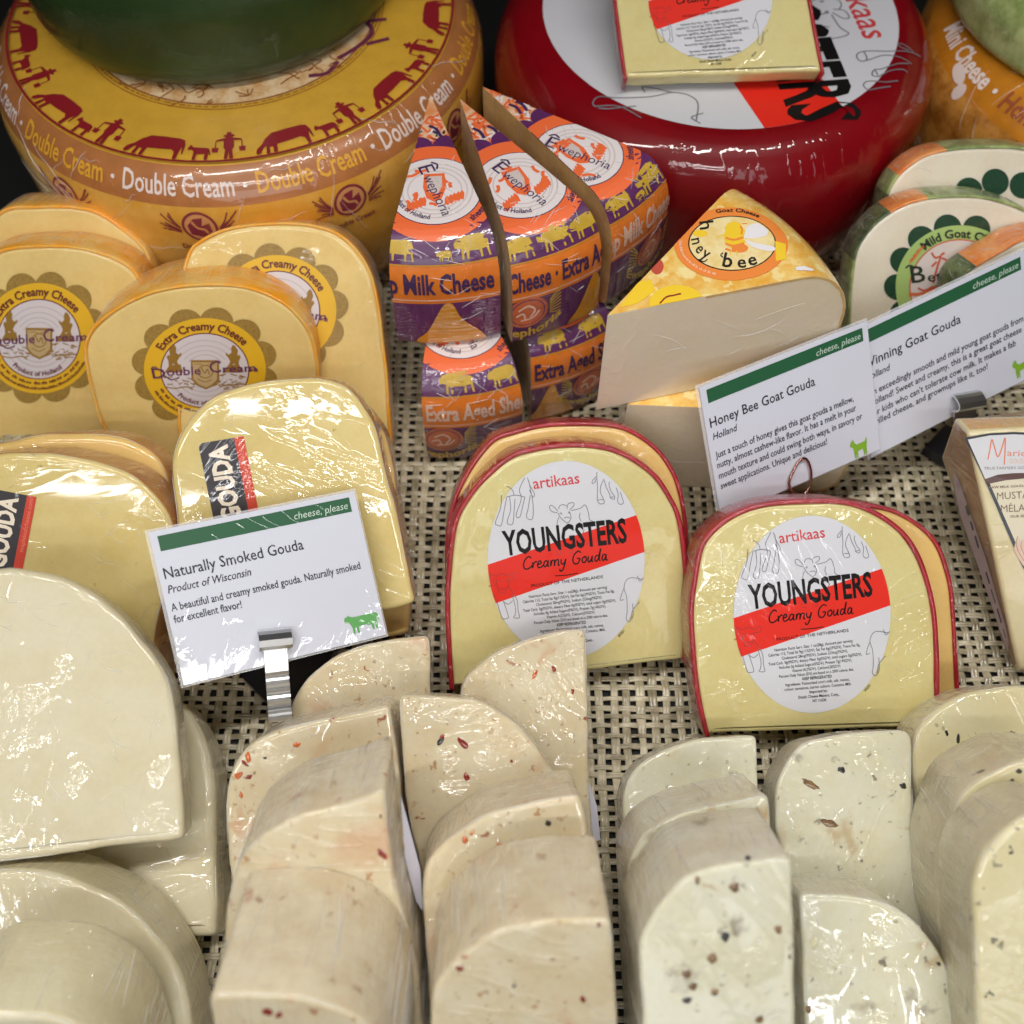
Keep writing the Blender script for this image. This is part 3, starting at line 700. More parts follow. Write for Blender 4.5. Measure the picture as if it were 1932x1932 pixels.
def ell(cx, cy, rx, ry, n=64, a0=0, a1=360):
    a = np.radians(np.linspace(a0, a1, n, endpoint=abs(a1-a0) < 360))
    return np.c_[cx+rx*np.cos(a), cy+ry*np.sin(a)]
def clip_half(P, nx, ny, d):
    """keep the side nx*x+ny*y <= d"""
    out = []; n = len(P)
    for i in range(n):
        a, b = P[i], P[(i+1) % n]; fa, fb = nx*a[0]+ny*a[1]-d, nx*b[0]+ny*b[1]-d
        if fa <= 0: out.append(a)
        if (fa < 0) != (fb < 0) and fa != fb:
            t = fa/(fa-fb); out.append((a[0]+(b[0]-a[0])*t, a[1]+(b[1]-a[1])*t))
    return out
class Decal:
    def __init__(s): s.mats = []; s.items = []; s.layer = 0; s.tf = None
    def mi(s, m):
        if m not in s.mats: s.mats.append(m)
        return s.mats.index(m)
    def up(s): s.layer += 1; return s
    def add(s, V, T, m):
        V = np.array(V, float)
        if s.tf is not None: V = s.tf(V)
        s.items.append((V, T, s.mi(m), s.layer))
    def poly(s, P, m):
        P = np.array(P, float)
        tri = tessellate_polygon([[Vector((p[0], p[1], 0)) for p in P]])
        s.add(P, [tuple(t) for t in tri], m)
    def ring(s, cx, cy, rx, ry, w, m, n=72, a0=0, a1=360, wy=None):
        wy = w if wy is None else wy
        A = ell(cx, cy, rx, ry, n, a0, a1); B = ell(cx, cy, rx-w, ry-wy, n, a0, a1); k = len(A)
        T = []
        for i in range(k if abs(a1-a0) >= 360 else k-1):
            j = (i+1) % k; T += [(i, j, k+j), (i, k+j, k+i)]
        s.add(np.vstack([A, B]), T, m)
    def stroke(s, P, w, m, smooth=True):
        P = np.array(P, float)
        if len(P) < 2: return
        if smooth and len(P) > 2: P = catmull(P, 5)
        d = np.gradient(P, axis=0); d /= np.linalg.norm(d, axis=1)[:, None]+1e-9
        N = np.c_[-d[:, 1], d[:, 0]]*w/2
        A, B = P+N, P-N; k = len(P); T = []
        for i in range(k-1): T += [(i, k+i, k+i+1), (i, k+i+1, i+1)]
        s.add(np.vstack([A, B]), T, m)
    def text(s, txt, x, y, h, m, w=None, rot=0, shear=0, bold=0.0, align='l'):
        V, T = glyphs(txt, bold)
        if not len(V): return
        V = V.copy(); k = h/CAPH
        x0, x1 = V[:, 0].min(), V[:, 0].max()
        sx = k if w is None else w/(x1-x0)
        X = (V[:, 0]-x0)*sx; Y = V[:, 1]*k
        W = (x1-x0)*sx
        X = X+Y*shear
        if align == 'c': X -= W/2
        if align == 'r': X -= W
        a = math.radians(rot)
        s.add(np.c_[x+X*math.cos(a)-Y*math.sin(a), y+X*math.sin(a)+Y*math.cos(a)], T, m)
    def arc(s, txt, cx, cy, r, mid, h, m, span=None, bold=0.0, inward=False, ky=1.0):
        """text round a circle of radius r centred at angle mid; span in degrees; inward: read along the bottom"""
        V, T = glyphs(txt, bold); V = V.copy(); k = h/CAPH
        x0, x1 = V[:, 0].min(), V[:, 0].max()
        sx = k if span is None else math.radians(span)*r/(x1-x0)
        X = (V[:, 0]-(x0+x1)/2)*sx; Y = V[:, 1]*k
        a = math.radians(mid)+(X/r if inward else -X/r); R = r-Y if inward else r+Y
        s.add(np.c_[cx+R*np.cos(a), cy+ky*R*np.sin(a)], T, m)
    def ticks(s, x0, y0, x1, y1, h, m, seed=0, word=5):
        """print too small to read: rows of uneven upright marks"""
        r = random.Random(seed); L = math.hypot(x1-x0, y1-y0); ux, uy = (x1-x0)/L, (y1-y0)/L; t = 0; k = 0; sg = 1 if h > 0 else -1; h = abs(h)
        while t < L:
            if k > word+r.randint(-2, 3): k = 0; t += h*.6; continue
            ww = h*r.uniform(.25, .5); hh = sg*h*r.uniform(.55, 1)
            P = [(t, 0), (t+ww, 0), (t+ww, hh), (t, hh)]
            s.poly([(x0+a*ux-b*uy, y0+a*uy+b*ux) for a, b in P], m); t += ww+h*.18; k += 1
    def build(s, name, parent, f, clips=(), sub=None, z0=.00022, dz=.00005):
        """f(x, y, lift) -> local point"""
        V = []; Fc = []; fm = []
        cnt = {}
        for P, T, mi, ly in s.items:
            cnt[ly] = cnt.get(ly, 0)+1; ly = ly+(cnt[ly] % 33)*.029
            if not clips and sub is None:
                b = len(V); V += [f(p[0], p[1], z0+ly*dz) for p in P]
                for t in T: Fc.append(tuple(b+i for i in t)); fm.append(mi)
                continue
            for t in T:
                Q = [tuple(P[i]) for i in t]
                for c in clips:
                    Q = clip_half(Q, *c)
                    if len(Q) < 3: break
                if len(Q) < 3: continue
                st = [[Q[0], Q[i], Q[i+1]] for i in range(1, len(Q)-1)]
                while st:
                    q = st.pop()
                    if sub:
                        e = [math.dist(q[i], q[(i+1) % 3]) for i in range(3)]; i = int(np.argmax(e))
                        if e[i] > sub:
                            a, b, c_ = q[i], q[(i+1) % 3], q[(i+2) % 3]; m_ = ((a[0]+b[0])/2, (a[1]+b[1])/2)
                            st += [[a, m_, c_], [m_, b, c_]]; continue
                    b = len(V); V += [f(p[0], p[1], z0+ly*dz) for p in q]
                    Fc.append((b, b+1, b+2)); fm.append(mi)
        # face outwards
        o = mk(name, V, Fc, s.mats, fm, parent)
        bm = bmesh.new(); bm.from_mesh(o.data)
        bmesh.ops.remove_doubles(bm, verts=bm.verts, dist=1e-7); bm.to_mesh(o.data); bm.free()
        return o

def ink(name, c, **kw): return plain(name, c, kw.pop('rough', .5), coat=kw.pop('coat', .6), bump=kw.pop('bump', .25), **kw)
I_WHITE = ink('label_white', S(208, 208, 214), coat=.3); I_BLACK = ink('label_black', (.008, .007, .007, 1), coat=.12, spec=.15)
I_RED = ink('label_red', S(224, 44, 30), coat=.15, spec=.2); I_RED2 = ink('logo_red', S(206, 60, 66)); I_GREY = ink('line_grey', S(118, 116, 124))
I_REDLINE = ink('line_dark_red', S(160, 34, 34))

def px_map(s, cu, cv):
    """pixel offsets (x right, y up) around a point of a slab's face -> the face's own plane"""
    c = s.fr.px(cu, cv); ex = (s.fr.px(cu+60, cv)-s.fr.px(cu-60, cv))/120; ey = (s.fr.px(cu, cv-60)-s.fr.px(cu, cv+60))/120
    return lambda x, y, z: (c[0]+ex[0]*x+ey[0]*y, c[1]+ex[1]*x+ey[1]*y, z)

# ---- white oval label with red stripe (units: photo pixels round its centre)
SCRIPT = [[(1.1, 1.5), (.7, 1.75), (.25, 1.3), (.1, .7), (.3, .15), (.8, .1), (1.3, .45)], [(1.35, .9), (1.4, .1), (1.45, .6), (1.75, .95), (1.95, .85)],
 [(2.05, .5), (2.5, .65), (2.45, .95), (2.2, .95), (2.05, .5), (2.2, .1), (2.6, .15), (2.9, .4)], [(3.4, .85), (3.1, .9), (2.9, .45), (3.1, .1), (3.4, .4), (3.5, .9), (3.5, .2), (3.7, .1)],
 [(3.9, .9), (3.9, .1), (4, .7), (4.25, .9), (4.4, .7), (4.4, .1), (4.5, .7), (4.8, .9), (4.95, .7), (4.95, .15), (5.15, .1)], [(5.3, .9), (5.35, .4), (5.6, .2), (5.85, .5), (5.95, .9), (5.85, .1), (5.6, -.6), (5.3, -.7), (5.2, -.4)],
 [(8, 1.5), (7.6, 1.75), (7.1, 1.3), (6.95, .6), (7.2, .1), (7.7, .1), (7.95, .7), (7.5, .75)], [(8.6, .9), (8.3, .7), (8.3, .25), (8.6, .1), (8.85, .4), (8.75, .85), (8.55, .9)],
 [(9.1, .9), (9.1, .3), (9.3, .1), (9.55, .4), (9.65, .9), (9.65, .2), (9.85, .1)], [(10.5, .85), (10.15, .8), (10.05, .3), (10.3, .1), (10.55, .5), (10.75, 1.8), (10.65, .4), (10.85, .1)],
 [(11.5, .85), (11.2, .9), (11.05, .4), (11.25, .1), (11.5, .4), (11.6, .9), (11.6, .2), (11.9, .1)]]
def _r21(L): return [(1288+x/3-1532, 1161-(644+y/3)) for x, y in L]
def _zc(L): return [(1481.2+x*.13333-1532, 1161-(837.2+y*.13333)) for x, y in L]
COWS = [_zc(L) for L in ([(260, 1720), (180, 1640), (140, 1660), (170, 1720), (250, 1740)], [(265, 1690), (290, 1640), (340, 1630), (385, 1650)], [(385, 1690), (400, 1620), (470, 1600), (480, 1640), (420, 1700)],
  [(260, 1740), (290, 1800), (340, 1850), (390, 1880), (430, 1840), (440, 1790), (420, 1720)], [(345, 1815), (390, 1800), (430, 1815)], [(440, 1710), (560, 1680), (605, 1650), (630, 1630), (660, 1660), (690, 1760), (700, 1830), (750, 1860)],
  [(270, 1800), (250, 1870), (245, 1932)], [(570, 1740), (560, 1800), (585, 1860)], [(285, 1755), (300, 1740), (312, 1755), (300, 1765)], [(400, 1740), (412, 1728), (422, 1742), (410, 1750)],
  [(800, 1180), (800, 1260), (810, 1400), (810, 1560), (850, 1615), (905, 1600), (890, 1540), (850, 1450), (860, 1360), (900, 1270)], [(905, 1290), (930, 1380), (980, 1480), (990, 1530), (1040, 1550), (1050, 1510), (1000, 1440), (970, 1350), (980, 1310)],
  [(1070, 1390), (1100, 1480), (1095, 1580), (1130, 1620), (1175, 1600), (1160, 1540), (1130, 1450)], [(790, 1240), (740, 1300), (735, 1335), (770, 1320), (790, 1270)], [(815, 1565), (860, 1555), (895, 1560)], [(990, 1525), (1040, 1515)])] + \
 [_r21(L) for L in ([(500, 1085), (470, 1150), (480, 1200), (450, 1290), (470, 1300), (485, 1250), (500, 1190)], [(530, 1180), (518, 1250), (508, 1300), (540, 1310), (545, 1230), (522, 1100)], [(372, 1180), (365, 1250), (335, 1330), (345, 1345), (368, 1343), (385, 1260), (400, 1190)],
  [(415, 1185), (420, 1260), (400, 1330), (430, 1338), (440, 1260), (445, 1200)], [(400, 1190), (450, 1180), (500, 1190)], [(515, 1085), (530, 1130), (552, 1170), (545, 1190), (525, 1150)], [(400, 1130), (430, 1150), (440, 1180)],
  [(1165, 1650), (1100, 1640), (1070, 1660), (1060, 1700), (1075, 1750), (1080, 1830), (1075, 1880), (1100, 1890), (1110, 1830), (1150, 1780)], [(1060, 1700), (1045, 1740), (1040, 1770), (1060, 1765)], [(1135, 1630), (1150, 1660), (1172, 1640)], [(1110, 1790), (1115, 1850), (1108, 1880)])]
COWS_RED = [_r21(L) for L in ([(335, 1690), (305, 1650), (305, 1620), (340, 1630), (355, 1620), (385, 1620), (400, 1630), (440, 1610), (438, 1640), (402, 1650)], [(335, 1650), (340, 1690), (352, 1725), (380, 1722), (398, 1690), (402, 1645)], [(345, 1700), (370, 1705), (390, 1700)], [(350, 1660), (356, 1655), (362, 1662)], [(382, 1660), (388, 1655), (394, 1661)],
  [(310, 1680), (290, 1690)], [(400, 1690), (425, 1720), (430, 1750)], [(320, 1735), (340, 1790)], [(670, 1490), (690, 1480), (695, 1505), (672, 1505)], [(738, 1478), (758, 1478), (762, 1496), (740, 1496)], [(845, 1450), (868, 1448), (870, 1465)], [(800, 1455), (820, 1400), (830, 1370)])]
COWS_LOW = [_r21(L) for L in ([(340, 1790), (360, 1860), (368, 1875), (395, 1872), (398, 1855), (375, 1780), (370, 1765)], [(425, 1745), (440, 1810), (438, 1850), (430, 1868), (462, 1868), (455, 1830), (450, 1770), (430, 1735)], [(370, 1775), (400, 1790), (425, 1770)])]
def oval_label(rx=148, ry=186, art_y=136, art_k=1.0, small=True, big=1.0):
    D = Decal(); E_ = ell(0, 0, rx, ry, 96); D.poly(E_, I_WHITE)
    D.up()
    def line(p, q, keep):   # half plane through p, q
        nx, ny = -(q[1]-p[1]), q[0]-p[0]; d = nx*p[0]+ny*p[1]
        return (nx, ny, d) if keep == 'below' else (-nx, -ny, -d)
    P = clip_half([tuple(p) for p in E_], *line((-151, -6), (128, 87), 'below')); P = clip_half(P, *line((-134, -78), (147, 19), 'above'))
    D.poly(P, I_RED); D.up()
    for L in COWS: D.stroke(L, 1.25, I_GREY)
    for L in COWS_LOW: D.stroke(L, 1.25, I_GREY)
    for L in COWS_RED: D.stroke(L, 1.3, I_REDLINE)
    D.up()
    D.text('artikaas', -61, art_y-1, 20*art_k, I_RED2, w=86*art_k, rot=7.5, bold=.008)
    D.text('YOUNGSTERS', -117*big, 13, 43*big, I_BLACK, w=233*big, rot=6.2, bold=.028)
    a = math.radians(6.3)
    for L in SCRIPT: D.stroke([(-83+(x*13.6+y*2.5)*math.cos(a)-y*14*math.sin(a), -15+x*13.6*math.sin(a)+y*14*math.cos(a)) for x, y in L], 2.6, I_BLACK)
    D.stroke([(-22, -26), (0, -24.5), (21, -21)], 1.6, I_BLACK)
    D.text('PRODUCT OF THE NETHERLANDS', -67, -48, 5.6, I_BLACK, w=137, rot=7.4, bold=.004)
    if small:
        rows = [('Nutrition Facts Serv. Size: 1 oz(28g), Amount per serving:', 150), ('Calories 112, Total fat 9g(11%DV), Sat Fat 6g(29%DV), Trans Fat 0g,', 175), ('Cholesterol 28mg(9%DV), Sodium 223mg(9%DV),', 126),
                ('Total Carb. 0g(0%DV), dietary Fiber 0g(0%DV), total sugars 0g(0%DV),', 178), ('Includes 0g Added Sugars(0%DV), Protein 7g(14%DV),', 138), ('Vitamin A(2%DV), Calcium(20%DV)', 92), ('Percent Daily Values (DV) are based on a 2000 calorie diet.', 142),
                ('KEEP REFRIGERATED', 56), ("Ingredients: Pasteurized cow's milk, salt, rennet,", 122), ('colour: carotenes, starter culture. Contains: Milk.', 128), ('Imported by:', 34), ('Dutch Cheese Makers, Corp.,', 78), ('NY 11530', 26)]
        for i, (tx, w_) in enumerate(rows):
            r_ = 7-.22*i; cx = 3+.9*i; y = -59-8.75*i
            D.text(tx, cx-w_/2*math.cos(math.radians(r_)), y-w_/2*math.sin(math.radians(r_)), 5.4, I_BLACK, w=w_, rot=r_, bold=.012 if i in (7, 10, 11, 12) else .002)
        D.text('#0201', 101, -145, 4.5, I_BLACK, w=16, rot=48)
    return D
oval_label().build('label', SLABS['y2'].o, px_map(SLABS['y2'], 1532, 1161))
D = oval_label(); D.build('label', SLABS['y1'].o, px_map(SLABS['y1'], 1069, 1060))

# ---- round cream gouda label, scalloped (unit: outer ring radius = 100)
T_LOBE = ink('label_olive', S(158, 126, 58), var=.18, vscale=900); T_YEL = ink('label_yellow', S(232, 182, 34)); T_WHITE = ink('label_offwhite', S(216, 206, 208)); T_MAR = ink('label_maroon', S(104, 30, 40)); T_TAN = ink('label_tan', S(190, 164, 118)); T_BRN = ink('label_brown', S(150, 112, 40)); T_PUR = ink('label_purple', S(98, 40, 84))
T_FAINT = ink('label_faint', S(190, 182, 184))
LION = [(-9, -22), (-10, -5), (-13, 2), (-10, 6), (-7, 4), (-8, 14), (-3, 22), (1, 24), (4, 18), (3, 10), (8, 6), (12, 10), (13, 6), (8, 0), (5, -6), (8, -14), (6, -22), (2, -22), (1, -12), (-3, -10), (-5, -22)]
def cream_label(tilt=0, logo=True):
    D = Decal()
    if tilt:
        c_, s_ = math.cos(math.radians(tilt)), math.sin(math.radians(tilt)); D.tf = lambda V: np.c_[V[:, 0]*c_-V[:, 1]*s_, V[:, 0]*s_+V[:, 1]*c_]
    for k in range(12):
        a = math.radians(79+30*k); D.poly(ell(94*math.cos(a), 94*math.sin(a), 27, 27, 28), T_LOBE)
    D.up(); D.poly(ell(0, 0, 100, 100, 90), T_YEL); D.up(); D.poly(ell(0, 0, 73, 73, 80), T_MAR); D.up(); D.poly(ell(0, 0, 71, 71, 80), T_WHITE); D.up()
    for r_ in (60, 50, 41, 33): D.ring(0, 0, r_, r_, 1.6, T_FAINT, a0=35, a1=145, n=30); D.ring(0, 0, r_, r_, 1.6, T_FAINT, a0=200, a1=340, n=30)
    D.up()
    for sg, px_ in ((1, -50), (-1, 46)):
        D.poly([(px_+sg*x*.95, 26+y*1.05) for x, y in LION], T_BRN)
        D.poly([(px_-16, -2), (px_+14, -2), (px_+10, 14), (px_-8, 12)], T_BRN)
    r = random.Random(3)
    for k in range(46):
        x = r.uniform(-66, 66); y = r.uniform(-32, -6)
        if x*x+y*y < 4500: D.stroke([(x, y), (x+r.uniform(-6, 6), y+r.uniform(-3, 3)), (x+r.uniform(2, 12), y+r.uniform(-3, 3))], 1.8, T_BRN)
    D.stroke([(-66, -30), (-50, -33), (-30, -30), (-20, -36)], 2, T_BRN); D.stroke([(24, -30), (40, -26), (66, -24)], 2, T_BRN)
    D.up(); D.poly([(-23, 22), (23, 22), (24, -18), (14, -28), (2, -35), (-12, -28), (-22, -16)], T_BRN); D.up(); D.poly([(-20, 18), (20, 18), (20, -16), (12, -25), (2, -31), (-10, -25), (-19, -14)], T_TAN); D.up()
    D.ring(1, 0, 13, 13, 2, T_BRN); D.stroke([(-6, 8), (0, -3), (4, 5), (8, -6)], 2, T_BRN); D.stroke([(-12, -14), (0, -20), (12, -15)], 1.6, T_BRN); D.stroke([(-17, 14), (-8, 15), (0, 12), (9, 15), (17, 14)], 1.3, T_BRN)
    D.arc('Extra Creamy Cheese', 0, 0, 79, 94, 14, T_MAR, span=110, bold=.022)
    D.arc('Product of Holland', 0, 0, 66, 268, 8.5, T_MAR, span=84, bold=.02, inward=True)
    for k, rr in ((0, 92), (1, 82)):
        for j in range(16 if k == 0 else 13):
            a0 = 205+j*(130/(16 if k == 0 else 13)); a1 = a0+6.6
            p, q = math.radians(a0), math.radians(a1)
            D.ticks(rr*math.cos(p), rr*math.sin(p), rr*math.cos(q), rr*math.sin(q), 5.6, T_MAR, seed=j+k*50)
    D.up()
    if logo:
        D.text('D', -85, -13, 19, T_PUR, w=22, rot=3, bold=.012, shear=-.1); D.text('ouble', -62, -8, 15.5, T_PUR, w=56, rot=3, bold=.01)
        D.text('C', 8, -2, 22, T_PUR, w=19, rot=3, bold=.008); D.text('ream', 30, -2, 15, T_PUR, w=54, rot=3, bold=.012)
        D.stroke([(-88, 6), (-84, 9), (-78, 8)], 2, T_PUR); D.stroke([(-66, -8), (-56, -15), (-46, -13), (-42, -10)], 2.2, T_PUR); D.stroke([(76, 2), (84, 6), (86, 0)], 2, T_PUR)
    return D
def round_map(s, cu, cv, rx, ry):
    c = s.fr.px(cu, cv); ex = (s.fr.px(cu+rx, cv)-s.fr.px(cu-rx, cv))/200; ey = (s.fr.px(cu, cv-ry)-s.fr.px(cu, cv+ry))/200
    return lambda x, y, z: (c[0]+ex[0]*x+ey[0]*y, c[1]+ex[1]*x+ey[1]*y, z)
cream_label().build('label', SLABS['dcm'].o, round_map(SLABS['dcm'], 387, 700, 115, 97))
cream_label(-1).build('label', SLABS['dcl'].o, round_map(SLABS['dcl'], 74, 641, 108, 104))
cream_label(-12).build('label', SLABS['dcr'].o, round_map(SLABS['dcr'], 523, 588, 112, 105))

# ---- black and red label of the smoked gouda
B_BLK = ink('label_charcoal', S(52, 46, 52)); B_RED = ink('label_signal_red', S(206, 62, 38)); B_CR = ink('label_cream_type', S(240, 226, 206)); B_PINK = ink('label_pink_type', S(232, 130, 104))
def smoke_label(s, p0, p1, q0, length):
    """p0 bottom left, p1 top left of the black field, q0 bottom right; the type reads upwards"""
    a, b, c = s.fr.px(*p0), s.fr.px(*p1), s.fr.px(*q0)
    L = np.linalg.norm(b-a); ux = (b-a)/L; uy = -(c-a)/np.linalg.norm(c-a); W = np.linalg.norm(c-a)
    D = Decal(); x0, x1 = L-length*W, L; r_ = .14*W
    P = [(x0, 0), (x1-r_, 0)]+[(x1-r_+r_*math.sin(t), -r_+r_*math.cos(t)) for t in np.linspace(0, math.pi/2, 6)]+[(x1, -W), (x0, -W)]
    D.poly(P, B_BLK); D.poly([(x0, -W), (x1, -W), (x1, -W*1.27), (x0, -W*1.27)], B_RED); D.up()
    D.text('GOUDA', x1-.13*W, -.76*W, .50*W, B_CR, w=2.15*W, bold=.04, align='r')
    D.text('mapleleafcheese.com', x1-.07*W, -1.19*W, .12*W, B_PINK, w=1.62*W, align='r')
    D.build('label', s.o, lambda x, y, z: (a[0]+ux[0]*x+uy[0]*y, a[1]+ux[1]*x+uy[1]*y, z))
smoke_label(SLABS['sgm'], (400, 964), (374, 837), (467, 953), 2.5)
smoke_label(SLABS['sgl'], (-40, 1062), (-14, 922), (25, 1074), 2.5)

# ---- scalloped green goat gouda label
G_DK = ink('label_dark_green', S(24, 66, 42), var=.25, vscale=900); G_LT = ink('label_light_green', S(172, 200, 118)); G_TXT = ink('label_green_type', S(36, 50, 36)); G_OR = ink('label_orange_type', S(222, 110, 60)); G_RD = ink('label_red_line', S(206, 92, 70)); G_W = ink('label_warm_white', S(226, 214, 208))
def goat_label():
    D = Decal()
    for k in range(14):
        a = math.radians(101+25.71*k); D.poly(ell(97*math.cos(a), 97*math.sin(a), 21, 21, 26), G_DK)
    D.up(); D.poly(ell(0, 0, 100, 100, 90), G_LT); D.up(); D.poly(ell(0, 0, 79, 79, 80), G_RD); D.up(); D.poly(ell(0, 0, 77, 77, 80), G_W); D.up()
    D.arc('Mild Goat Cheese', 0, 0, 81.5, 84, 12.5, G_TXT, span=94, bold=.03)
    D.ticks(-73, 44, -55, 66, 5, G_OR, 2); D.ticks(-76, 41, -58, 64, 5, G_OR, 3)
    for L in ([(-44, 58), (-38, 50), (-30, 52), (-34, 40), (-38, 26), (-42, 10)], [(-30, 54), (-24, 58)], [(-28, 50), (-20, 44), (-24, 30), (-34, 18), (-30, 6)], [(-36, 44), (-44, 36)], [(-20, 30), (-16, 18), (-22, 6)], [(-66, 2), (-56, -2), (-40, 4), (-28, -2)]): D.stroke(L, 3.2, G_RD)
    D.stroke([(-80, -8), (-64, -8), (-46, -2), (-36, 6)], 5, G_OR); D.up()
    D.text('B', -75, 10, 26, G_TXT, w=22, rot=6, bold=.012); D.text('ettine', -50, 12, 15, G_TXT, w=66, rot=6, bold=.012)
    D.stroke([(-84, 34), (-78, 38), (-72, 36)], 2.5, G_TXT)
    return D
goat_label().build('label', SLABS['b2'].o, round_map(SLABS['b2'], 1811, 545, 121, 116))
D = Decal()
for k in range(14):
    a = math.radians(96+25.71*k); D.poly(ell(97*math.cos(a), 97*math.sin(a), 21, 21, 24), G_DK)
D.build('label', SLABS['b1'].o, round_map(SLABS['b1'], 1890, 455, 118, 112))

# ---- paper price stickers and flakes
paper = plain('sticker_paper', S(214, 212, 226), .6)
def sticker(key, P, z):
    s = SLABS[key]; f = s.fr.moved(z); D = Decal(); D.poly([f.px(*p) for p in P], paper)
    D.build('paper_sticker', s.o, lambda x, y, l: (x, y, z+l), z0=0)
sticker('d1', [(1110, 1470), (1126, 1520), (1133, 1585), (1118, 1588), (1106, 1560)], -.012)
sticker('c3', [(756, 1500), (772, 1560), (793, 1640), (798, 1720), (785, 1700), (764, 1620)], -.020)
sticker('c4', [(712, 1792), (745, 1790), (756, 1868), (740, 1880)], -.0420)
sticker('p4', [(120, 1752), (179, 1751), (183, 1776), (150, 1790)], -.0325)
flk = cheese('chili_flake', S(150, 40, 14), S(96, 24, 10), sss=0, bump=.6, mscale=400)
flk2 = cheese('orange_flake', S(206, 110, 40), S(170, 70, 20), sss=0, bump=.6, mscale=400)
pepp = cheese('peppercorn', S(140, 108, 70), S(70, 56, 44), sss=0, bump=.6, mscale=500)
dark = cheese('dark_herb', S(56, 50, 46), S(30, 28, 26), sss=0, bump=.6, mscale=400)
def flake(name, key, u, v, w_, h_, rot, mat):
    s = SLABS[key]; c = s.fr.px(u, v); k = np.linalg.norm(s.fr.px(u+10, v)-c)/10
    n = 11; a = np.linspace(0, 2*math.pi, n, endpoint=False); r = rng.uniform(.7, 1.15, n)
    X = np.c_[np.cos(a)*w_*r, np.sin(a)*h_*r]*k*.68; t = math.radians(rot)
    X = np.c_[X[:, 0]*math.cos(t)-X[:, 1]*math.sin(t), X[:, 0]*math.sin(t)+X[:, 1]*math.cos(t)]+c
    V = [(x, y, .00003) for x, y in X]+[(*(c+(q-c)*.6), .00022) for q in X]
    Fc = [(i, (i+1) % n, n+(i+1) % n, n+i) for i in range(n)]+[tuple(range(n, 2*n))]
    mk(name, V, Fc, [mat], None, s.o)
for f in ((831, 1398, 7, 20, -25, dark), (834, 1391, 6, 10, -30, flk), (874, 1402, 11, 20, 40, flk), (880, 1466, 9, 13, 30, flk), (965, 1436, 4, 5, 0, flk)): flake('chili_flake', 'd2', *f)
for f in ((721, 1611, 9, 20, 35, flk), (714, 1733, 11, 13, 0, flk), (718, 1540, 3, 7, 0, dark)): flake('chili_flake', 'c3', *f)
for f in ((505, 1909, 14, 20, 50, flk), (526, 1915, 9, 18, -30, flk)): flake('chili_flake', 'c4', *f)
for f in ((891, 1571, 5, 10, -40, flk2), (877, 1585, 8, 10, 0, flk2), (944, 1602, 12, 22, 0, flk2), (1034, 1553, 10, 9, 0, dark), (966, 1600, 4, 6, 0, dark)): flake('chili_flake', 'd3', *f)
for f in ((867, 1827, 12, 10, 0, flk), (1100, 1885, 8, 14, 20, flk), (970, 1860, 5, 10, -35, dark), (1130, 1745, 6, 8, 0, flk)): flake('chili_flake', 'd4', *f)
for f in ((1009, 1273, 6, 15, -30, flk2), (1045, 1262, 6, 10, 20, flk), (1080, 1304, 5, 8, 0, flk)): flake('chili_flake', 'd1', *f)
for f in ((468, 1428, 8, 18, 10, flk2), (450, 1463, 14, 9, 30, flk2), (462, 1440, 5, 14, 40, flk), (560, 1405, 12, 8, 0, flk2), (500, 1430, 6, 4, 0, dark), (455, 1500, 6, 10, 0, flk2), (470, 1466, 10, 6, 20, flk)): flake('chili_flake', 'c2', *f)
for f in ((1385, 1673, 14, 16, 0, pepp), (1369, 1767, 13, 16, 0, dark), (1344, 1808, 15, 15, 0, pepp), (1295, 1838, 14, 14, 0, pepp), (1307, 1862, 14, 12, 0, pepp), (1297, 1887, 16, 10, 20, dark), (1349, 1873, 12, 13, 0, pepp), (1468, 1753, 11, 14, 0, pepp), (1411, 1618, 9, 8, 0, dark), (1316, 1660, 8, 13, 0, pepp), (1433, 1923, 12, 12, 0, pepp), (1490, 1805, 5, 9, 0, pepp)): flake('peppercorn', 'e3', *f)
for f in ((1563, 1553, 28, 12, -15, pepp), (1530, 1480, 30, 9, -30, pepp), (1588, 1452, 12, 10, 0, dark), (1704, 1483, 10, 9, 0, dark)): flake('peppercorn', 'f1', *f)
for f in ((1770, 1818, 8, 6, -30, dark), (1536, 1780, 10, 16, 0, herb), (1525, 1905, 8, 12, 0, pepp)): flake('peppercorn', 'f2', *f)
for f in ((1808, 1395, 5, 16, 0, dark), (1786, 1383, 5, 9, 20, dark), (1787, 1423, 10, 5, 10, dark), (1915, 1392, 14, 6, 25, dark)): flake('herb_fleck', 'g1', *f)
for f in ((1908, 1477, 8, 16, -15, dark), (1922, 1455, 10, 8, 0, dark), (1870, 1500, 14, 18, 0, dark), (1776+4, 1635, 5, 5, 0, dark), (1788, 1636, 5, 5, 0, dark), (1778, 1730, 7, 9, 0, dark)): flake('herb_fleck', 'g2', *f)
# ------------------------------------------------------------------ print on the big wheels
COWP = [(-11, 1.2), (-10.5, 3), (-8.5, 5), (-7, 7.5), (-4, 10), (2, 10.5), (8, 10.2), (10, 9.5), (10.8, 7), (10.6, 2.6), (10.2, 2.6), (9.8, 6), (9.2, 4), (8.8, 0), (7.6, 0), (7.4, 3.5), (6, 4.6), (1, 4.2), (-3, 3.9), (-3.6, 0), (-4.8, 0), (-4.6, 3), (-5.8, 3.4), (-6.2, 0), (-7.4, 0), (-7, 3.8), (-8, 3.4), (-9.2, 1), (-10.4, .2)]
CALF = [(-5, 6), (-4.2, 7.4), (-3, 6.2), (2, 6), (3, 5.4), (3.7, 2.5), (3.2, 2.5), (3, 4), (2.6, 0), (1.6, 0), (1.6, 3), (-1.4, 2.8), (-1.6, 0), (-2.6, 0), (-2.6, 4), (-3.6, 5), (-5, 4.8)]
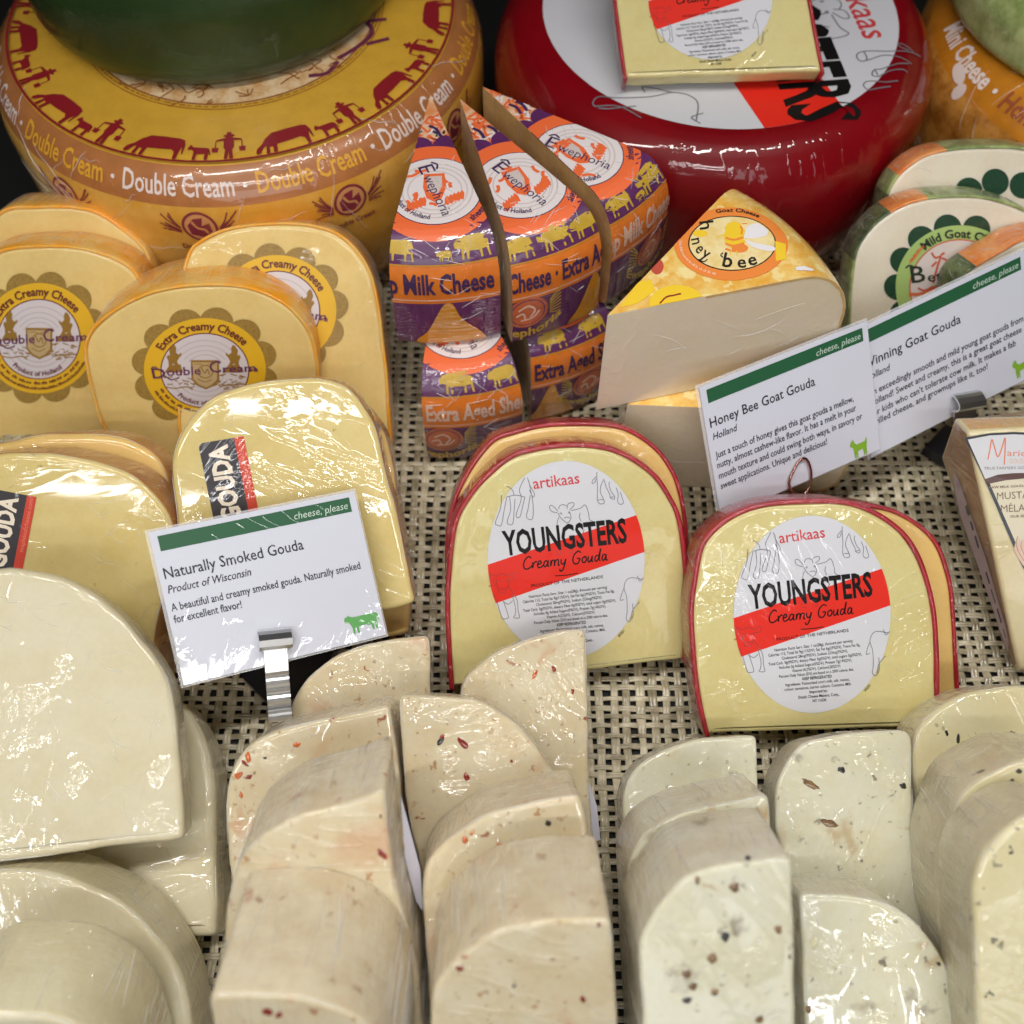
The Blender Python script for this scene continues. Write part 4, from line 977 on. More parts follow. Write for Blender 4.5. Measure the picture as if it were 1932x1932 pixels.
FARM = [(-1.6, 0), (-1.3, 4.5), (-2, 6), (-2, 9.3), (-5, 9), (-5, 9.8), (-1.6, 10.6), (-1, 11), (-2.3, 11.6), (-2, 12.3), (-1, 12.3), (-.9, 13.6), (.9, 13.6), (1, 12.3), (2, 12.3), (2.3, 11.6), (1, 11), (1.6, 10.6), (5, 9.8), (5, 9), (2, 9.3), (2, 6), (1.3, 4.5), (1.6, 0), (.4, 0), (0, 4), (-.4, 0)]
W_MAR = ink('wheel_maroon', S(140, 24, 34)); W_WH = ink('wheel_type_white', S(232, 214, 206)); W_YL = ink('wheel_type_yellow', S(226, 166, 50)); W_LINE = ink('wheel_brown_line', S(150, 92, 40)); W_PUR = ink('wheel_purple', S(110, 40, 70))
def ring_items(D, r0, th, items):
    """items (poly, x offset) standing on the circle of radius r0, feet outwards"""
    for P, m in items:
        D.poly([((r0-y)*math.cos(th+x/r0), (r0-y)*math.sin(th+x/r0)) for x, y in P], m)
D = Decal(); D.layer = 2; u = .00121
for k in range(11):
    th = math.radians(-102+k*360/11)
    for P, off in ((COWP, 0), (CALF, 11.7), (FARM, 18.6)):
        ring_items(D, .1015, th+math.radians(off), [([(x*u, y*u) for x, y in P], W_MAR)])
    th2 = th+math.radians(18.6)
    for sx in (-1, 1):
        ring_items(D, .1015, th2, [([((sx*5+a)*u, b*u) for a, b in ((-1.3, 5.8), (1.3, 5.8), (1, 3.6), (-1, 3.6))], W_MAR), ([((sx*5+a)*u, b*u) for a, b in ((-.2, 9.2), (.2, 9.2), (.2, 5.8), (-.2, 5.8))], W_MAR)])
D.ring(0, 0, .1030, .1030, .0012, W_MAR, n=160); D.ring(0, 0, .0672, .0672, .0008, W_LINE, n=140); D.ring(0, 0, .0702, .0702, .0004, W_LINE, n=140)
for k in range(60):
    a = math.radians(k*6); b = a+math.radians(5); D.ticks(.0688*math.cos(a), .0688*math.sin(a), .0688*math.cos(b), .0688*math.sin(b), .0009, W_LINE, k)
r = random.Random(5)
for k in range(70):
    a = r.uniform(-2.9, .4); q = r.uniform(.045, .064); P = [(q*math.cos(a), q*math.sin(a))]
    for j in range(3): P.append((P[-1][0]+r.uniform(-.005, .005), P[-1][1]+r.uniform(-.004, .004)))
    D.stroke(P, .0006, W_LINE)
for L in ([(.052, -.036), (.060, -.028), (.066, -.018), (.062, -.010), (.054, -.014), (.050, -.024)], [(.040, -.048), (.048, -.046), (.052, -.038)], [(.060, -.010), (.072, -.008)], [(.064, -.026), (.074, -.022)]): D.stroke(L, .0022, W_PUR)
D.build('printed_pattern', YW.o, lambda x, y, l: (x, y, .100+l), z0=.0002)
def wheel_polar(Wh):
    def f(x, y, l):
        q = math.hypot(x, y); return Wh.at(math.atan2(y, x), q, l)
    return f
D = Decal()
for k in range(12):
    D.arc('Double Cream', 0, 0, .1082, -95.5+30*k, .0098, W_WH if k % 2 == 0 else W_YL, span=25, bold=.035, inward=False) if False else None
    # read from the front: tops towards the centre
    V, T = glyphs('Double Cream', .015); V = V.copy(); x0, x1 = V[:, 0].min(), V[:, 0].max()
    X = (V[:, 0]-(x0+x1)/2)*math.radians(25)*.116/(x1-x0); Y = V[:, 1]*.0084/CAPH
    a = math.radians(-95.5+30*k)+X/.116; R_ = .1158-Y
    D.add(np.c_[R_*np.cos(a), R_*np.sin(a)], T, W_WH if k % 2 == 0 else W_YL)
    a = math.radians(-95.5+30*k+15); D.poly(ell(.1120*math.cos(a), .1120*math.sin(a), .0010, .0010, 10), W_WH)
D.build('band_lettering', YW.o, wheel_polar(YW), z0=.0003, sub=.004)
C_MAR = ink('crest_maroon', S(126, 40, 56)); C_LT = ink('crest_light', S(200, 140, 90))
for k in (8, 9, 10, 0, 1, 2, 3):
    D = Decal(); th = math.radians(-92+k*360/11); s0 = .130
    def cp(P): return [((s0-y)*math.cos(th+x/.116), (s0-y)*math.sin(th+x/.116)) for x, y in P]
    D.layer = 0
    D.poly(cp(ell(0, 0, .0078, .0078, 30)), C_MAR); D.layer = 1
    D.poly(cp(ell(0, 0, .0066, .0066, 30)), C_LT); D.layer = 2
    D.poly(cp([(-.0045, -.004), (-.0052, .001), (-.002, .0045), (.002, .005), (.001, .001), (.0045, .0025), (.005, -.002), (.001, -.0055)]), C_MAR); D.layer = 3
    D.stroke(cp([(-.003, .003), (-.001, .0), (.002, -.001), (.003, -.003)]), .0012, C_LT)
    r = random.Random(k)
    for sx in (-1, 1):
        for j in range(9):
            a = r.uniform(-1.1, 1.1); D.stroke(cp([(sx*.0085, -.002+a*.002), (sx*(.011+.001*j/3), .0045*math.sin(a)), (sx*(.0125+.0006*j), .0075*math.sin(a)+.0015)]), .0006, C_MAR)
    X = 'Double Cream'; V, T = glyphs(X, .02); V = V.copy(); x0, x1 = V[:, 0].min(), V[:, 0].max()
    XX = (V[:, 0]-(x0+x1)/2)*.021/(x1-x0); YY = -.0125+V[:, 1]*.0026/CAPH
    a = th+XX/.116; R_ = s0-YY; D.add(np.c_[R_*np.cos(a), R_*np.sin(a)], T, C_MAR)
    D.build('printed_crest', YW.o, wheel_polar(YW), z0=.0003, sub=.004)

# red wheel: round white label, read from the right
DL = oval_label(rx=153, ry=153, art_y=106, art_k=1.2, small=False, big=1.27); k_ = .0828/153
f0 = wheel_polar(RW)
DL.build('label', RW.o, lambda x, y, l: f0(y*k_, -x*k_, l), z0=.0003)
RS = Slab(); RS.fr = Frame(atz(1366, 150, .102), 0, 86, 0); SLABS['rs'] = RS
slab('rs', 'red edged gouda slab lying on the white label of the red wheel', [(1177, 151, 'c'), (1166, 75), (1157, 0), (1152, -60), (1190, -150), (1280, -190), (1420, -190), (1500, -150), (1524, -60), (1531, 0), (1543, 70), (1556, 138, 'c')],
     [gouda], .009, el=64, yaw=0, top=(1366, 146, .1085), ground=False, rind=(.0013, redrind), group='red rinded gouda slabs')
D = oval_label(150, 150, 110, 1.0); D.build('label', SLABS['rs'].o, (lambda m: (lambda x, y, z: m(x*.78, y*.76, z)))(px_map(SLABS['rs'], 1340, -2)))

# orange wheel lettering
D = Decal()
for txt, deg, m, sp in (('Honey', -143, ink('wheel_rust_type', S(150, 70, 24)), 15), ('Mini Cheese', -170, W_WH, 26), ('Mini Cheese', -112, W_WH, 26), ('Honey', -85, W_MAR, 15)):
    V, T = glyphs(txt, .03); V = V.copy(); x0, x1 = V[:, 0].min(), V[:, 0].max()
    X = (V[:, 0]-(x0+x1)/2)*math.radians(sp)*.098/(x1-x0); Y = V[:, 1]*.0078/CAPH
    a = math.radians(deg)+X/.098; R_ = .1015-Y; D.add(np.c_[R_*np.cos(a), R_*np.sin(a)], T, m)
D.poly(ell(.1085*math.cos(math.radians(-162)), .1085*math.sin(math.radians(-162)), .0042, .0032, 20), W_WH)
D.poly(ell(.104*math.cos(math.radians(-166)), .104*math.sin(math.radians(-166)), .003, .006, 20), W_WH)
D.poly(ell(.098*math.cos(math.radians(-154)), .098*math.sin(math.radians(-154)), .0012, .0012, 10), W_WH)
D.build('band_lettering', OW.o, wheel_polar(OW), z0=.0003, sub=.004)
D = Decal(); LG = ink('label_leaf_green', S(150, 178, 84))
D.poly([(-.040, -.046), (-.028, -.052), (-.014, -.050), (-.008, -.038), (-.018, -.030), (-.032, -.034)], LG); D.up()
D.stroke([(-.06, .012), (-.045, -.002), (-.03, -.012)], .0008, I_GREY)
D.build('printed_pattern', TW.o, lambda x, y, l: (x, y, .026+l))

# ------------------------------------------------------------------ wedges cut from wheels
class Wedge:
    def __init__(s, label, c, z, a0, a1, R, h, rt, rind, cut, foot, group, mat_of=None):
        s.R, s.h = R, h; sh = R-rt; vh = min(h*.6, sh*1.3)
        pr = [(0, h), (rt*.5, h), (rt, h)]
        for i in range(1, 11):
            a = i/10*math.pi/2; pr.append((rt+sh*math.sin(a), h-vh*(1-math.cos(a))))
        pr.append((R*1.004, (h-vh+foot)/2))
        for i in range(0, 9):
            a = i/8*math.pi/2; pr.append((R-foot*.9*(1-math.cos(a)), foot*(1-math.sin(a))))
        pr.append((0, 0)); s.pr = np.array(pr); s.S = np.r_[0, np.cumsum(np.linalg.norm(np.diff(s.pr, axis=0), axis=1))]
        A = np.radians(np.linspace(a0, a1, 25)); ss = np.unique(np.r_[s.S, np.linspace(0, s.S[-1], 40)]); n = len(A)
        V = []; Fc = []; fm = []
        for q in ss:
            r_, z_ = np.interp(q, s.S, s.pr[:, 0]), np.interp(q, s.S, s.pr[:, 1])
            for a in A: V.append((max(r_, 2e-4)*math.cos(a), max(r_, 2e-4)*math.sin(a), z_))
        for i in range(len(ss)-1):
            for j in range(n-1):
                a = i*n+j; Fc.append((a, a+n, a+n+1, a+1)); fm.append((mat_of((ss[i]+ss[i+1])/2) if mat_of else 0)+1)
        # cut faces with their own vertices, slightly eased
        for sg, ang in ((0, A[0]), (1, A[-1])):
            b = len(V); pp = [p for p in s.pr if p[0] > 1e-6]
            P = [(0, h)]+[tuple(p) for p in pp]+[(0, 0)]
            V += [(p[0]*math.cos(ang), p[0]*math.sin(ang), p[1]) for p in P]; idx = list(range(b, b+len(P)))
            Fc.append(tuple(idx if sg else idx[::-1])); fm.append(0)
        o = mk('cheese_wedge', V, Fc, [cut]+rind, fm, matrix=Matrix.Translation((c[0], c[1], z)))
        bm = bmesh.new(); bm.from_mesh(o.data); bmesh.ops.recalc_face_normals(bm, faces=bm.faces); bm.to_mesh(o.data); bm.free()
        tag(o, label, 'cheese wedge', group); s.o = o; s.c = np.array([c[0], c[1], z]); s.a = (a0, a1)
        n0, n1 = math.radians(a0), math.radians(a1)
        s.clips = [(math.sin(n0), -math.cos(n0), 0.0), (-math.sin(n1), math.cos(n1), 0.0)]
    at = Wheel.at
    def polar(s):
        def f(x, y, l):
            return s.at(math.atan2(y, x), math.hypot(x, y), l)
        return f
EW_P = plain('print_purple', S(92, 42, 92), .4, coat=1, bump=2.0, film='rim', var=.15)
EW_PF = plain('print_purple_flat', S(92, 42, 92), .4, coat=1, bump=1.0, var=.15)
EW_O = plain('print_orange', S(226, 124, 40), .4, coat=1, bump=1.6, film='rim', var=.08)
EW_TIP = cheese('print_orange_lace', S(232, 200, 168), S(222, 130, 60), mott=.9, sss=0, bump=.5, mscale=130)
EW_Y = plain('print_mustard', S(196, 160, 44), .4, coat=1, bump=2.0, film='rim', var=.1); EW_H = plain('print_hill_yellow', S(206, 140, 24), .4, coat=1, bump=1.4, film='rim', var=.08)
EW_D = ink('print_coral', S(240, 110, 58), bump=.3); EW_W = ink('print_white', S(232, 222, 222), bump=.3); EW_L = ink('print_dark_type', S(62, 40, 84), bump=.3); EW_WT = plain('print_pale_type', S(226, 190, 170), .4, coat=1, bump=1.5, film='rim'); EW_R = ink('print_faint_ring', S(210, 196, 192), bump=.3)
EW_CUT = cheese('aged_sheep_paste', S(206, 164, 104), S(182, 136, 80), mott=.45, bump=1.0, film='rim')
EW_CR = plain('print_rust', S(196, 100, 60), .4, coat=1, bump=1.2, film='rim', var=.2)
SHEEP = [(-6, 0), (-6, 3.4), (-8.6, 3.8), (-8.8, 5.2), (-7.6, 6.6), (-6, 6.8), (-4.6, 7.4), (2, 7.8), (4.4, 7), (5.2, 5), (5, 2.6), (5.4, 0), (4.6, 0), (4, 2.8), (2.2, 2.6), (2.2, 0), (1.4, 0), (1.2, 2.4), (-3, 2.6), (-3.2, 0), (-4, 0), (-4.2, 2.6), (-5, 2.6), (-5.2, 0)]
LAMB = [(x*.6, y*.62) for x, y in SHEEP]
def ew_mat(q): return 1 if q < .034 else (2 if q < .0915 else (3 if q < .1085 else 0))
def ewe(label, c, z, a0, a1, disc, band_txt, band_col, sheep, hill=None, crest=None, dish=.0255):
    Wd = Wedge(label, c, z, a0, a1, .0915, .0545, .0755, [EW_P, EW_TIP, EW_PF, EW_O], EW_CUT, .005, 'sheep cheese wedges in purple and orange film', ew_mat)
    D = Decal(); R0 = .0915
    def tang(th, s0):   # (x right, y inwards) at angle th on circle s0
        t = math.radians(th); return lambda P: [((s0-y)*math.cos(t+x/s0), (s0-y)*math.sin(t+x/s0)) for x, y in P]
    def flat(th, s0):   # plane patch: x along the rim, y inwards
        t = math.radians(th); e = (-math.sin(t), math.cos(t)); i_ = (-math.cos(t), -math.sin(t)); o_ = (s0*math.cos(t), s0*math.sin(t))
        return lambda V: np.array([[o_[0]+x*e[0]+y*i_[0], o_[1]+x*e[1]+y*i_[1]] for x, y in V])
    r = random.Random(int(abs(a0)*7))
    # tip: lace strokes and purple letter ends
    for k in range(26):
        t = math.radians(r.uniform(a0, a1)); q = r.uniform(.008, .032); p = np.array([q*math.cos(t), q*math.sin(t)])
        D.stroke([p, p+np.array([r.uniform(-.004, .004), r.uniform(-.004, .004)]), p+np.array([r.uniform(-.005, .005), r.uniform(-.006, .003)])], .0009, EW_D if k % 3 else EW_W)
    for k in range(2):
        t = math.radians(r.uniform(a0, a1)); q = r.uniform(.016, .026); p = np.array([q*math.cos(t), q*math.sin(t)])
        D.stroke([p, p+np.array([.003, -.002]), p+np.array([.005, -.006])], .0014, EW_L)
    D.up()
    D.tf = flat(disc, .0575)
    for k in range(14):
        a = 2*math.pi*k/14; D.poly(ell(.0262*math.cos(a), .0262*math.sin(a), .0060, .0060, 16), EW_PF)
    D.up(); D.poly(ell(0, 0, dish, dish, 60), EW_D); D.up(); D.poly(ell(0, 0, .0186, .0186, 50), EW_L); D.up(); D.poly(ell(0, 0, .0182, .0182, 50), EW_W); D.up()
    for q in (.0152, .0132, .0110): D.ring(0, 0, q, q, .0006, EW_R, n=40)
    for sx in (-1, 1):
        for j in range(5): D.poly([(sx*(.0045+.0015*j)+a*.0007, -.006+b*.001+.0022*j*sx*.3) for a, b in ((-1.4, -2), (1, -2.4), (1.6, 1), (.4, 3), (-1, 1.6))], EW_D)
    D.poly([(-.0040, .0095), (.0042, .0095), (.0046, .0015), (.0026, -.0045), (-.0004, -.0064), (-.0034, -.004), (-.0046, .002)], EW_D); D.up()
    D.poly([(-.0028, .008), (.003, .008), (.003, .0025), (.0012, -.002), (-.0022, -.001), (-.003, .003)], EW_R)
    for j in range(10):
        a = r.uniform(0, 6.28); q = r.uniform(.006, .0125); D.stroke([(q*math.cos(a), q*math.sin(a)), (q*math.cos(a+.25), q*math.sin(a+.25)), (q*1.15*math.cos(a+.4), q*1.15*math.sin(a+.4))], .0014, EW_D)
    D.up()
    t = Decal(); t.text('E', 0, 0, .0062, EW_L, w=.0044, bold=.0); t.text('wephoria', .0056, 0, .0044, EW_L, w=.0235)
    t.stroke([(-.001, .006), (.001, .0078), (.0035, .0068)], .0008, EW_L)
    for P, T, mi, ly in t.items:
        a = math.radians(-72); X = P-np.array([.0145, .002])
        D.add(np.c_[X[:, 0]*math.cos(a)-X[:, 1]*math.sin(a), X[:, 0]*math.sin(a)+X[:, 1]*math.cos(a)], T, EW_L)
    D.arc('Product of Holland', 0, 0, .0158, 222, .0024, EW_L, span=78, inward=True, bold=.02)
    D.arc('sheep cheese', 0, 0, .0225, -25, .0030, EW_L, span=52, inward=True, bold=.02)
    D.tf = None; D.layer = 2
    for th, s_, kind in sheep:
        g = tang(th, .0905); D.poly(g([(x*.00095*s_, y*.00105*abs(s_)) for x, y in (SHEEP if kind else LAMB)]), EW_Y)
    # ring lettering
    V, T = glyphs(band_txt[0], .03); V = V.copy(); x0, x1 = V[:, 0].min(), V[:, 0].max(); k = .0092/CAPH
    X = (V[:, 0]-x0)*math.radians(band_txt[2])*R0/(x1-x0); Y = V[:, 1]*k; t0 = math.radians(band_txt[1])
    R_ = .1052-Y; a = t0+X/R0; D.add(np.c_[R_*np.cos(a), R_*np.sin(a)], T, band_col)
    D.ring(0, 0, .1090, .1090, .0006, EW_WT, n=220); D.ring(0, 0, .0922, .0922, .0004, EW_Y, n=220)
    if hill:
        for th, w_ in hill:
            g = lambda P, th=th: [((.1365-y)*math.cos(math.radians(th)+x/R0), (.1365-y)*math.sin(math.radians(th)+x/R0)) for x, y in P]
            D.poly(g(catmull([(-w_, -.012), (-w_*.95, .002), (-w_*.6, .009), (-w_*.25, .021), (-w_*.08, .0255), (w_*.12, .0250), (w_*.34, .016), (w_*.8, .007), (w_, .0), (w_*1.05, -.012)], 4)), EW_H)
    if crest:
        th, s0 = crest; g = tang(th, s0); D.layer = 4
        D.poly([((s0-y)*math.cos(math.radians(th)+x/R0), (s0-y)*math.sin(math.radians(th)+x/R0)) for x, y in ell(0, 0, .0088, .0088, 30)], EW_CR); D.up()
        gg = lambda P: [((s0-y)*math.cos(math.radians(th)+x/R0), (s0-y)*math.sin(math.radians(th)+x/R0)) for x, y in P]
        D.poly(gg(ell(0, 0, .0075, .0075, 30)), EW_P); D.up(); D.poly(gg(ell(0, 0, .0070, .0070, 30)), EW_CR); D.up()
        for L in ([(-.004, .002), (0, .004), (.003, .001), (.001, -.003)], [(-.003, -.004), (.002, -.0035), (.005, 0)], [(-.005, -.001), (-.002, .0), (-.001, -.004)]): D.stroke(gg(L), .0010, EW_WT)
        for sx in (-1, 1):
            for j in range(8): D.stroke(gg([(sx*.0095, -.003+.001*j), (sx*.012, -.004+.0017*j), (sx*.0145, -.004+.0021*j)]), .0006, EW_Y)
        V, T = glyphs('Ewephoria', .03); V = V.copy(); x0, x1 = V[:, 0].min(), V[:, 0].max(); X = (V[:, 0]-(x0+x1)/2)*.030/(x1-x0); Y = -.0145+V[:, 1]*.0048/CAPH+.02*0
        Y = Y+35*X*X
        a = math.radians(th)+X/R0; R_ = s0-Y; D.add(np.c_[R_*np.cos(a), R_*np.sin(a)], T, EW_Y)
    D.build('film_print', Wd.o, Wd.polar(), clips=Wd.clips, sub=.0035, z0=.00025, dz=.00004)
    paths = []
    for _ in range(24):
        th = r.uniform(a0+1, a1-3); q = r.choice((r.uniform(.075, .098), r.uniform(.078, .122), r.uniform(.04, .08))); L = r.uniform(1.0, 6.0); sl = r.uniform(-.0012, .0012)
        paths.append(([Wd.at(math.radians(min(a1-.4, th+L*j/6)), q+sl*j, .0006) for j in range(7)], r.uniform(.00008, .00018)))
    ridges(paths, Wd.o)  # whitened creases stand in for glints on the printed film
    return Wd
ewe('left upper sheep cheese wedge, coral disc with white centre, Milk Cheese lettering', (-.0345, .3715), .0550, -98.5, -71.0, -86, ('ep Milk Cheese', -101.0, 28.5), EW_L, [(-95.5, 1, 1), (-84, .8, 0), (-76, 1.1, 1)], hill=[(-84.5, .0155)])
ewe('middle upper sheep cheese wedge of the three, between two dark gaps', (-.0220, .3690), .0551, -76.0, -50.5, -64, ('Cheese · Extra Aged', -77, 31), EW_L, [(-72.5, 1, 1), (-62, 1.15, 1), (-53, 1, 1)], hill=[(-52.5, .013)], crest=(-72, .118))
ewe('right upper sheep cheese wedge touching the red wheel', (-.0125, .3765), .0552, -54.5, -31.5, -47, ('ep Milk Cheese', -56, 26), EW_WT, [(-49, 1, 1), (-42, .7, 0), (-36, 1.2, 1)], crest=(-39, .119))
ewe('left lower sheep cheese wedge with Extra Aged lettering on the mat', (-.0320, .3490), .0, -94, -66.5, -80, ('Extra Aged Sheep', -93, 30), EW_WT, [(-83, 1.15, 1), (-70, 1, 1)], crest=(-89, .119))
ewe('right lower sheep cheese wedge behind the left oval labelled gouda slab', (-.0105, .3680), .0, -78, -51, -64, ('Extra Aged Sheep', -77, 29), EW_L, [(-70, 1, 1), (-57, 1, 1)], hill=[(-72, .012)], crest=(-60, .118))

# honey bee goat cheese
HB_CUT = cheese('goat_cut_face', S(250, 230, 206), S(244, 228, 194), mott=.55, bump=.8, coat=.8, mscale=22)
HB_R = cheese('honeycomb_print', S(240, 204, 120), S(232, 168, 58), mott=.8, sss=0, bump=.5, mscale=110, specks=((130, .42, 1.0, S(248, 226, 160), .5),))
HB_O = ink('bee_orange', S(240, 140, 62), bump=.3); HB_Y = ink('bee_yellow', S(250, 206, 50), bump=.3); HB_K = ink('bee_black', (.02, .015, .01, 1), bump=.3); HB_PALE = cheese('comb_pale', S(244, 224, 170), S(236, 206, 130), mott=.7, sss=0, bump=.3, mscale=200)
HB_WG = ink('bee_wing_white', S(236, 232, 236), bump=.3); HB_RD = ink('bee_red', S(196, 82, 62), bump=.3); HB_TX = ink('bee_pale_type', S(250, 200, 170), bump=.3)
def hz(cx, cy): return 1127+cx*.25, 373.5+cy*.25
HBg = 'honey goat cheese wedges'
hb_low = Wedge('lower honey goat cheese wedge, pinkish cut face half behind the honey card', (.0465, .2462), .0, -3.0, 36, .099, .0605, .074, [HB_R], HB_CUT, .012, HBg)
hb = Wedge('upper honey goat cheese wedge with yellow bee label on its slanting top', (.0338, .2432), .0610, 14.0, 52, .0985, .0570, .0735, [HB_R], HB_CUT, .012, HBg)
def hb_xy(V):
    out = []
    for cx, cy in V:
        p = atz(*hz(cx, cy), .118)-hb.c; out.append((p[0], p[1]))
    return np.array(out)
D = Decal(); D.tf = hb_xy
D.poly(ell(600, 800, 210, 140, 40), HB_Y); D.poly([(170, 830), (300, 640), (400, 620), (440, 700), (300, 800)], HB_Y); D.poly(ell(450, 520, 50, 60, 20), HB_RD); D.up()
D.stroke([(470, 800), (520, 752), (580, 738), (630, 725)], 12, W_MAR)
D.poly(ell(1010, 350, 430, 275, 70), HB_O); D.up(); D.poly(ell(1016, 347, 332, 208, 60), HB_K); D.up(); D.poly(ell(1016, 347, 322, 200, 60), HB_PALE); D.up()
D.poly([(1340, 330), (1420, 350), (1420, 470), (1345, 480)], HB_Y)
D.poly(ell(1040, 300, 85, 92, 30), HB_Y); D.poly(ell(1030, 240, 66, 56, 30), HB_Y); D.poly(ell(1075, 385, 62, 34, 24), HB_O); D.up()
for y in (300, 345, 385): D.stroke([(965, y+6), (1030, y+22), (1105, y+2)], 16, HB_O)
D.stroke([(1010, 400), (1000, 440)], 8, HB_Y); D.stroke([(1050, 405), (1056, 446)], 8, HB_Y); D.stroke([(960, 285), (900, 300)], 8, HB_Y)
D.stroke([(1075, 220), (1090, 240), (1085, 280)], 14, HB_O); D.stroke([(1090, 200), (1130, 200)], 7, HB_O)
D.up(); D.poly(catmull([(1100, 310), (1130, 225), (1200, 200), (1280, 245), (1270, 290), (1180, 310), (1100, 310)], 5)[:-1], HB_WG); D.poly(catmull([(1100, 315), (1190, 345), (1330, 375), (1330, 405), (1270, 405), (1170, 375), (1100, 315)], 5)[:-1], HB_WG)
def hb_text(t, x, y, h, w, rot, m, bold=.01):
    T_ = Decal(); T_.text(t, 0, 0, h, m, w=w, bold=bold)
    for P, T, mi, ly in T_.items:
        a = math.radians(rot); D.add(np.c_[x+P[:, 0]*math.cos(a)+P[:, 1]*math.sin(a), y+P[:, 0]*math.sin(a)-P[:, 1]*math.cos(a)], T, m)
hb_text('h', 768, 186, 105, 62, 84, HB_K); D.poly(ell(775, 274, 54, 26, 20), HB_Y); hb_text('n', 706, 318, 88, 44, 78, HB_K); hb_text('e', 732, 398, 88, 44, 50, HB_K); hb_text('y', 778, 446, 88, 56, 30, HB_K)
hb_text('b', 938, 520, 105, 74, 12, HB_K, .016); hb_text('e', 1058, 535, 92, 66, -4, HB_K, .016); hb_text('e', 1146, 522, 92, 66, -16, HB_K, .016)
D.stroke([(945, 420), (930, 440), (948, 455)], 9, HB_K); D.stroke([(760, 470), (800, 488), (830, 470)], 9, HB_K)
T_ = Decal(); T_.arc('Goat Cheese', 1010, 350, 362, 82, 40, HB_K, span=52, bold=.02)
for P, T, mi, ly in T_.items: D.add(np.c_[P[:, 0], 350-(P[:, 1]-350)*.66], T, HB_K)
for j in range(14):
    a0, a1 = math.radians(108+j*5.6), math.radians(111.5+j*5.6)
    D.ticks(1010+395*math.cos(a1), 350+250*math.sin(a1), 1010+395*math.cos(a0), 350+250*math.sin(a0), -22, HB_TX, j)
D.poly([(1490, 530), (1560, 515), (1640, 530), (1620, 548), (1500, 552)], HB_WG)
D.build('label', hb.o, hb.polar(), clips=hb.clips, sub=.004, z0=.00025, dz=.00004)

def cut_glare_ridges(Wd, n, seed):  # white film streaks laid on the cut face as its glare
    R_ = random.Random(seed); a = math.radians(Wd.a[0]); o = np.array([math.sin(a), -math.cos(a), 0])*.00005; paths = []
    for _ in range(n):
        q, z = R_.uniform(.006, .086), R_.uniform(.008, .046); L = R_.uniform(.006, .022); t = R_.choice((-.5, -.2, .1, .35))+R_.uniform(-.2, .2); cv = R_.uniform(-.6, .6)
        P = [(q+L*j/8*math.cos(t+cv*j/8), z+L*j/8*math.sin(t+cv*j/8)) for j in range(9)]
        if all(p[0] < .092 and .003 < p[1] < .053 for p in P): paths.append(([np.array([p[0]*math.cos(a), p[0]*math.sin(a), p[1]])+o for p in P], R_.uniform(.00006, .00013)))
    ridges(paths, Wd.o)
def rind_line(Wd, w_=.0011):
    a = math.radians(Wd.a[0]); o = np.array([math.sin(a), -math.cos(a), 0]); pr = Wd.pr[(Wd.pr[:, 0] > .001)]
    P = resample(pr, .0015); t = np.gradient(P, axis=0); t /= np.linalg.norm(t, axis=1)[:, None]; N = np.c_[t[:, 1], -t[:, 0]]
    R_ = random.Random(2); V = []
    for p, n in zip(P, N):
        for k, lift in ((0, .00006), (1, .00012), (2, .00006)):
            q = p+n*(.0001+w_*R_.uniform(.8, 1.2)*k/2); V.append(np.array([q[0]*math.cos(a), q[0]*math.sin(a), q[1]])+o*lift)
    m_ = len(P); Fc = []
    for i in range(m_-1):
        for k in range(2): Fc.append((3*i+k, 3*i+k+1, 3*i+k+4, 3*i+k+3))
    return mk('rind', V, Fc, [HB_RIND], None, Wd.o)
HB_RIND = cheese('honey_rind_edge', S(232, 190, 110), S(214, 176, 120), mott=.6, sss=.1, bump=.6)
rind_line(hb); rind_line(hb_low)
cut_glare_ridges(hb, 10, 3); cut_glare_ridges(hb_low, 8, 4)
def wheel_glare_ridges(Wh, n, q0, q1, seed, lo=-150, hi=-20, L0=3, L1=16):  # white film streaks along the shoulder, standing in for streaks of glare
    R_ = random.Random(seed); paths = []
    for _ in range(n):
        th = R_.uniform(lo, hi); q = R_.uniform(q0, q1); L = R_.uniform(L0, L1); sl = R_.uniform(-.0022, .0022); w_ = R_.uniform(0, 6)
        paths.append(([Wh.at(math.radians(th+L*j/12), q+sl*j+.0006*math.sin(w_+j), .0005) for j in range(13)], R_.uniform(.0001, .0002)))
    ridges(paths, Wh.o)
wheel_glare_ridges(YW, 30, .098, .150, 1); wheel_glare_ridges(OW, 22, .085, .150, 2, -185, -110, 2, 9)

